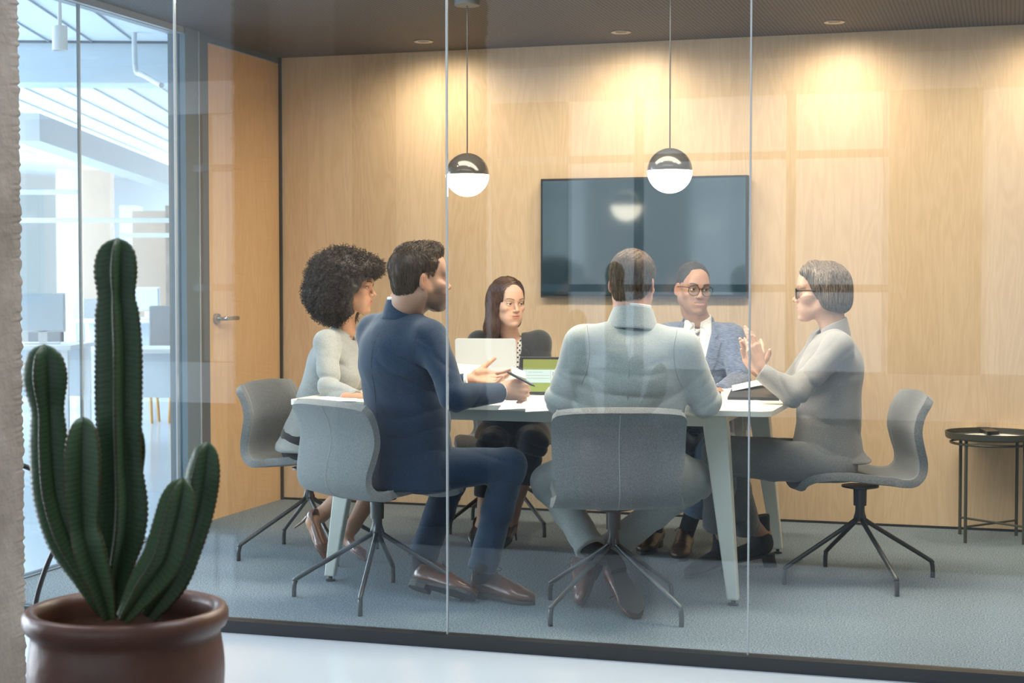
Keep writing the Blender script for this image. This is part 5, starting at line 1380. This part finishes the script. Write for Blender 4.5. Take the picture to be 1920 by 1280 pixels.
o = slab('smartphone', [(1334, 742), (1351, 742), (1352, 737), (1338, 737)], TT+.0002, .008, M['black'], 'black phone lying between the pale jacket elbow and the folder', 'phone')
# silver laptop (lid towards us)
L0 = W(913, 729, 7.06); L0[2] = TT
t = empty('laptop', (L0[0], L0[1], TT), R_(10), 'silver laptop with its blank lid towards us in front of the dark-haired woman', 'laptop')
obj('base', bx(-.135, .135, 0, .20, .001, .014), M['silver'], t, bevel=.004)
obj('keyboard', bx(-.13, .13, .03, .12, .0142, .0152), M['black'], t)
mt = Matrix.Translation((0, -.002, .012)) @ Matrix.Rotation(R_(13), 4, 'X')
bm = bmesh.new(); prism(bm, [(a, b+.110) for a, b in rrect(.135, .110, .012)], -.003, .003, mt @ Matrix.Rotation(PI/2, 4, 'X'))
lid = obj('lid', bm, M['silver'], t, bevel=.001)
bm = bmesh.new(); box(bm, -.127, .127, .0042, .0048, .012, .200, mt); obj('display', bm, M['black'], lid)
# tablet facing us
scr = bpy.data.materials.new('page_on_screen'); scr.use_nodes = True; N = scr.node_tree.nodes; L = scr.node_tree.links; b_ = N['Principled BSDF']
def em(name, c, s): return mat(name, tuple(x*.3 for x in c), .15, emit=c, emit_s=s)
T0 = W(1030, 742, 6.70); T0[2] = TT
t = empty('tablet', (T0[0], T0[1], TT), R_(12), 'black-framed tablet showing a green and white page, facing us beside the silver laptop', 'tablet')
mt = Matrix.Translation((0, 0, .004)) @ Matrix.Rotation(R_(-10), 4, 'X')
bm = bmesh.new(); box(bm, -.125, .125, -.004, .004, 0, .158, mt); obj('frame', bm, M['black'], t, bevel=.002)
for nm, x0, x1, z0, z1, c, s in (('page_banner', -.112, .114, .104, .147, (.33, .36, .10), .55), ('page_body', -.112, .114, .048, .1035, (.55, .66, .62), .8), ('page_footer', -.112, .114, .010, .0475, (.36, .42, .08), .55)):
    bm = bmesh.new(); box(bm, x0, x1, -.0048, -.0041, z0, z1, mt); obj(nm, bm, em(nm, c, s), t)
bm = bmesh.new()
for zz, xa, xb in ((.092, -.09, -.03), (.078, -.105, .0), (.066, -.105, .0)): box(bm, xa, xb, -.0052, -.0048, zz, zz+.0016, mt)
box(bm, .012, .030, -.0052, -.0048, .078, .094, mt); box(bm, .004, .0055, -.0052, -.0048, .05, .102, mt); obj('page_text', bm, M['ink'], t)
bm = bmesh.new(); box(bm, -.06, .06, -.001, .001, 0, .13, Matrix.Translation((0, .075, .0)) @ Matrix.Rotation(R_(25), 4, 'X')); obj('kickstand', bm, M['black'], t)
# pad and pen in the hands of the man in navy
a = W(951, 697, 5.84); b = W(1003, 724, 5.72)
t = obj('pen', tb([(0, 0, 0), tuple((b-a)*.12), tuple((b-a)*.13), tuple((b-a)*.88), tuple(b-a)], [.0035, .0042, .0050, .0046, .0012], 12), M['black'], loc=a, smooth=True); tag(t, 'black pen held in the fist of the man in navy', 'pen')
c = W(972, 700, 5.93)
t = obj('notepad', bx(-.028, .028, -.028, .028, -.004, .004), M['cream_paper'], loc=c, bevel=.001); t.rotation_euler = (R_(28), R_(18), YAW+.3); tag(t, 'small block of cream note paper held with the pen', 'notepad')
c = W(880, 697, 6.33)
t = obj('paper_sheet', bx(-.055, .055, -.035, .035, -.0015, .0015), M['cream_paper'], loc=c); t.rotation_euler = (R_(52), R_(4), YAW); tag(t, 'cream sheet held in the open left hand of the man in navy', 'paper')

# ================================================================== SIDE TABLE
c = np.array([-.075, 7.86, 0]); rz = 1.225-289*7.62/3000
t = empty('side_table', tuple(c), 0, 'round dark green tray table with thin legs against the back wall, far right', 'side table')
obj('tray', lt([(0, rz-.012), (.208, rz-.012), (.214, rz-.006), (.216, rz+.020), (.211, rz+.020), (.208, rz-.002), (0, rz-.004)], 64), M['dark_green'], t)
bm = bmesh.new()
pts4 = []
for k in range(4):
    an = R_(52)+k*PI/2; p = (.185*math.cos(an), .185*math.sin(an)); pts4.append(p)
    obj('leg', tb([(p[0], p[1], 0), (p[0], p[1], rz-.012)], .008, 12), M['dark_green'], t)
obj('ring', tb([(.190*math.cos(a), .190*math.sin(a), rz-.032) for a in np.linspace(0, 2*PI, 49)], .006, 8), M['dark_green'], t)
obj('cross_stretcher', tb([(*pts4[0], .075), (*pts4[2], .075)], .0055, 8), M['dark_green'], t); obj('cross_stretcher', tb([(*pts4[1], .082), (*pts4[3], .082)], .0055, 8), M['dark_green'], t)
sheet('paper_sheet', [(1786, 813), (1912, 818), (1925, 806), (1822, 804)], rz-.003, M['paper'], 'white sheet on the round tray table', 'paper')
o = slab('remote_control', [(1851, 815), (1874, 814), (1842, 801), (1822, 802)], rz+.0005, .016, M['black'], 'black remote control on the round tray table', 'remote control', .002)
rc = o; bm = bmesh.new()
for i in range(5):
    box(bm, -.012+i*.004, -.010+i*.004, -.03+i*.012, -.024+i*.012, .018, .0195)
obj('keys', bm, M['ink'], rc)

# ================================================================== CACTUS
PC = W(237, 1135, 3.35); RZ_ = PC[2]
t = empty('terracotta_pot', (PC[0], PC[1], -.04), 0, 'large worn terracotta pot in the left foreground', 'plant pot')
H = RZ_+.04; s = .2133
prof = [(0, 0), (.118, 0), (.126, .006), (.150, .10), (.176, .22), (.196, .34), (.2035, .43), (.202, .475), (.196, H-.062), (.197, H-.050), (.207, H-.042), (.2125, H-.028), (.2125, H-.015), (.207, H-.004), (.196, H), (.184, H-.006), (.179, H-.020), (.180, H-.05), (.178, H-.10), (0, H-.10)]
prof2 = [tuple(p) for p in smooth_path([(a, b, 0) for a, b in prof[3:10]], 5)]; prof = prof[:3]+[(p[0], p[1]) for p in prof2]+prof[10:]
obj('pot_wall', lt(prof, 96), M['terracotta'], t, smooth=True)
obj('soil', lt([(0, H-.075), (.10, H-.077), (.181, H-.083), (.181, H-.1), (0, H-.1)], 48), M['soil'], t)
def cact_mat():
    m = mat('cactus_skin', (.05, .1, .05), .42, attr='tone', spec=.4, bump='noise', bump_scale=60, bump_str=.15); return m
M['cactus'] = cact_mat()
root = empty('cactus', (PC[0], PC[1], RZ_-.05), 0, 'tall ribbed green cactus with several upright arms in the terracotta pot', 'cactus')
def arm(path, hw, ribs=5, rot=0, tone=(.034, .064, .026), tone2=(.070, .130, .062)):
    """path: [(px, py, d)], hw: half widths in px at the same points"""
    P = [W(*p) for p in path]; Pw = smooth_path(P, 10); R0 = smooth_path([(h*p[2]/FPX, 0, 0) for h, p in zip(hw, path)], 10); R0 = [max(float(r[0]), .0012) for r in R0]
    # resample finely
    seg = np.cumsum([0]+[np.linalg.norm(b-a) for a, b in zip(Pw, Pw[1:])]); N_ = int(seg[-1]/.0035); ts = np.linspace(0, seg[-1], N_)
    Pw = np.array(Pw); C3 = np.stack([np.interp(ts, seg, Pw[:, i]) for i in range(3)], 1); Rr = np.interp(ts, seg, R0)
    nt_ = ribs*14; V = []; col = []
    u = nrm_(_rt); 
    for i in range(N_):
        tg = nrm_(C3[min(i+1, N_-1)]-C3[max(i-1, 0)]); u = nrm_(u-tg*(u@tg)); w = np.cross(tg, u)
        for j in range(nt_):
            th = 2*PI*j/nt_; ph = ((th*ribs/(2*PI)) % 1); q = abs(ph-.5)*2        # q=1 on the rib crest
            prof_r = .42+.58*q**1.7; ser = 1+.026*math.sin(ts[i]*2*PI/.0110)*(q > .80)*(q-.8)/.2+ .012*math.sin(ts[i]*2*PI/.0110+q*5)
            r = Rr[i]*prof_r*ser
            d = u*math.cos(th+rot)+w*math.sin(th+rot); V.append(C3[i]+d*r)
            sp = (math.sin(ts[i]*2*PI/.0110) > .35) and q > .93
            base = np.array(tone)*(1-q)+np.array(tone2)*q; vn = .85+.3*(.5+.5*math.sin(ts[i]*2*PI/.0110+q*5))
            c = base*vn
            if q > .94: c = np.array([.085, .095, .045]) if not sp else np.array([.13, .05, .03])
            col.append(c)
    V = np.array(V); idx = np.arange(N_*nt_).reshape(N_, nt_); a = idx[:-1]; b = idx[1:]
    Q = np.stack([a, np.roll(a, -1, 1), np.roll(b, -1, 1), b], -1).reshape(-1, 4)
    me = np_mesh('cactus_arm', V-np.array(root.location), Q, np.array(col)); o = obj('cactus_arm', me, M['cactus'], root)
    return o, V
arm([(212, 1155, 3.36), (214, 1080, 3.36), (228, 1000, 3.36), (232, 940, 3.36), (228, 860, 3.36), (226, 760, 3.36), (226, 660, 3.36), (223, 590, 3.36), (221, 555, 3.36), (220, 510, 3.36), (221, 475, 3.36), (221, 455, 3.36), (221, 446, 3.36)],
    [22, 34, 50, 52, 44, 47, 47, 44, 38, 43, 38, 24, 2], 5, R_(54))
arm([(200, 1150, 3.42), (165, 1085, 3.42), (125, 1010, 3.42), (100, 930, 3.42), (92, 850, 3.42), (90, 800, 3.42), (88, 765, 3.42), (84, 710, 3.42), (83, 670, 3.42), (83, 652, 3.42), (83, 645, 3.42)],
    [18, 30, 42, 42, 40, 37, 35, 46, 38, 20, 2], 4, R_(80))
arm([(205, 1160, 3.27), (190, 1100, 3.26), (168, 1030, 3.25), (158, 985, 3.25), (155, 920, 3.25), (155, 850, 3.25), (155, 810, 3.25), (155, 790, 3.25), (155, 781, 3.25)],
    [16, 32, 42, 38, 47, 47, 37, 22, 2], 4, R_(62), tone2=(.095, .165, .075))
arm([(230, 1160, 3.22), (268, 1100, 3.21), (305, 1045, 3.20), (322, 990, 3.20), (334, 940, 3.20), (340, 910, 3.20), (343, 895, 3.20)],
    [16, 34, 42, 42, 38, 24, 2], 4, R_(70), tone2=(.095, .165, .075))
arm([(275, 1155, 3.40), (320, 1090, 3.42), (350, 1020, 3.43), (370, 950, 3.44), (380, 890, 3.44), (386, 850, 3.44), (389, 836, 3.44), (390, 828, 3.44)],
    [22, 36, 36, 38, 38, 28, 17, 2], 4, R_(75))
arm([(235, 960, 3.40), (248, 905, 3.42), (258, 850, 3.42), (260, 815, 3.42), (261, 801, 3.42)], [12, 22, 20, 13, 2], 4, R_(60))
pts = [W(20, 872, 5.15), W(52, 876, 5.15), W(100, 905, 5.15), W(122, 950, 5.15), (W(108, 1010, 5.15)), W(84, 1070, 5.15), W(68, 1125, 5.15)]
e = W(62, 1180, 5.15); e2 = e.copy(); e2[2] = -.04; a0 = pts[0].copy(); a0[2] = -.04; a0 = a0-_rt*.05
o = obj('bent_metal_stand', tb(smooth_path([a0, pts[0]-_rt*.03-_up*.05]+pts+[e, e2], 6), .0085, 10), M['black'], smooth=True); tag(o, 'thin black bent metal frame between the concrete column and the pot', 'metal frame')
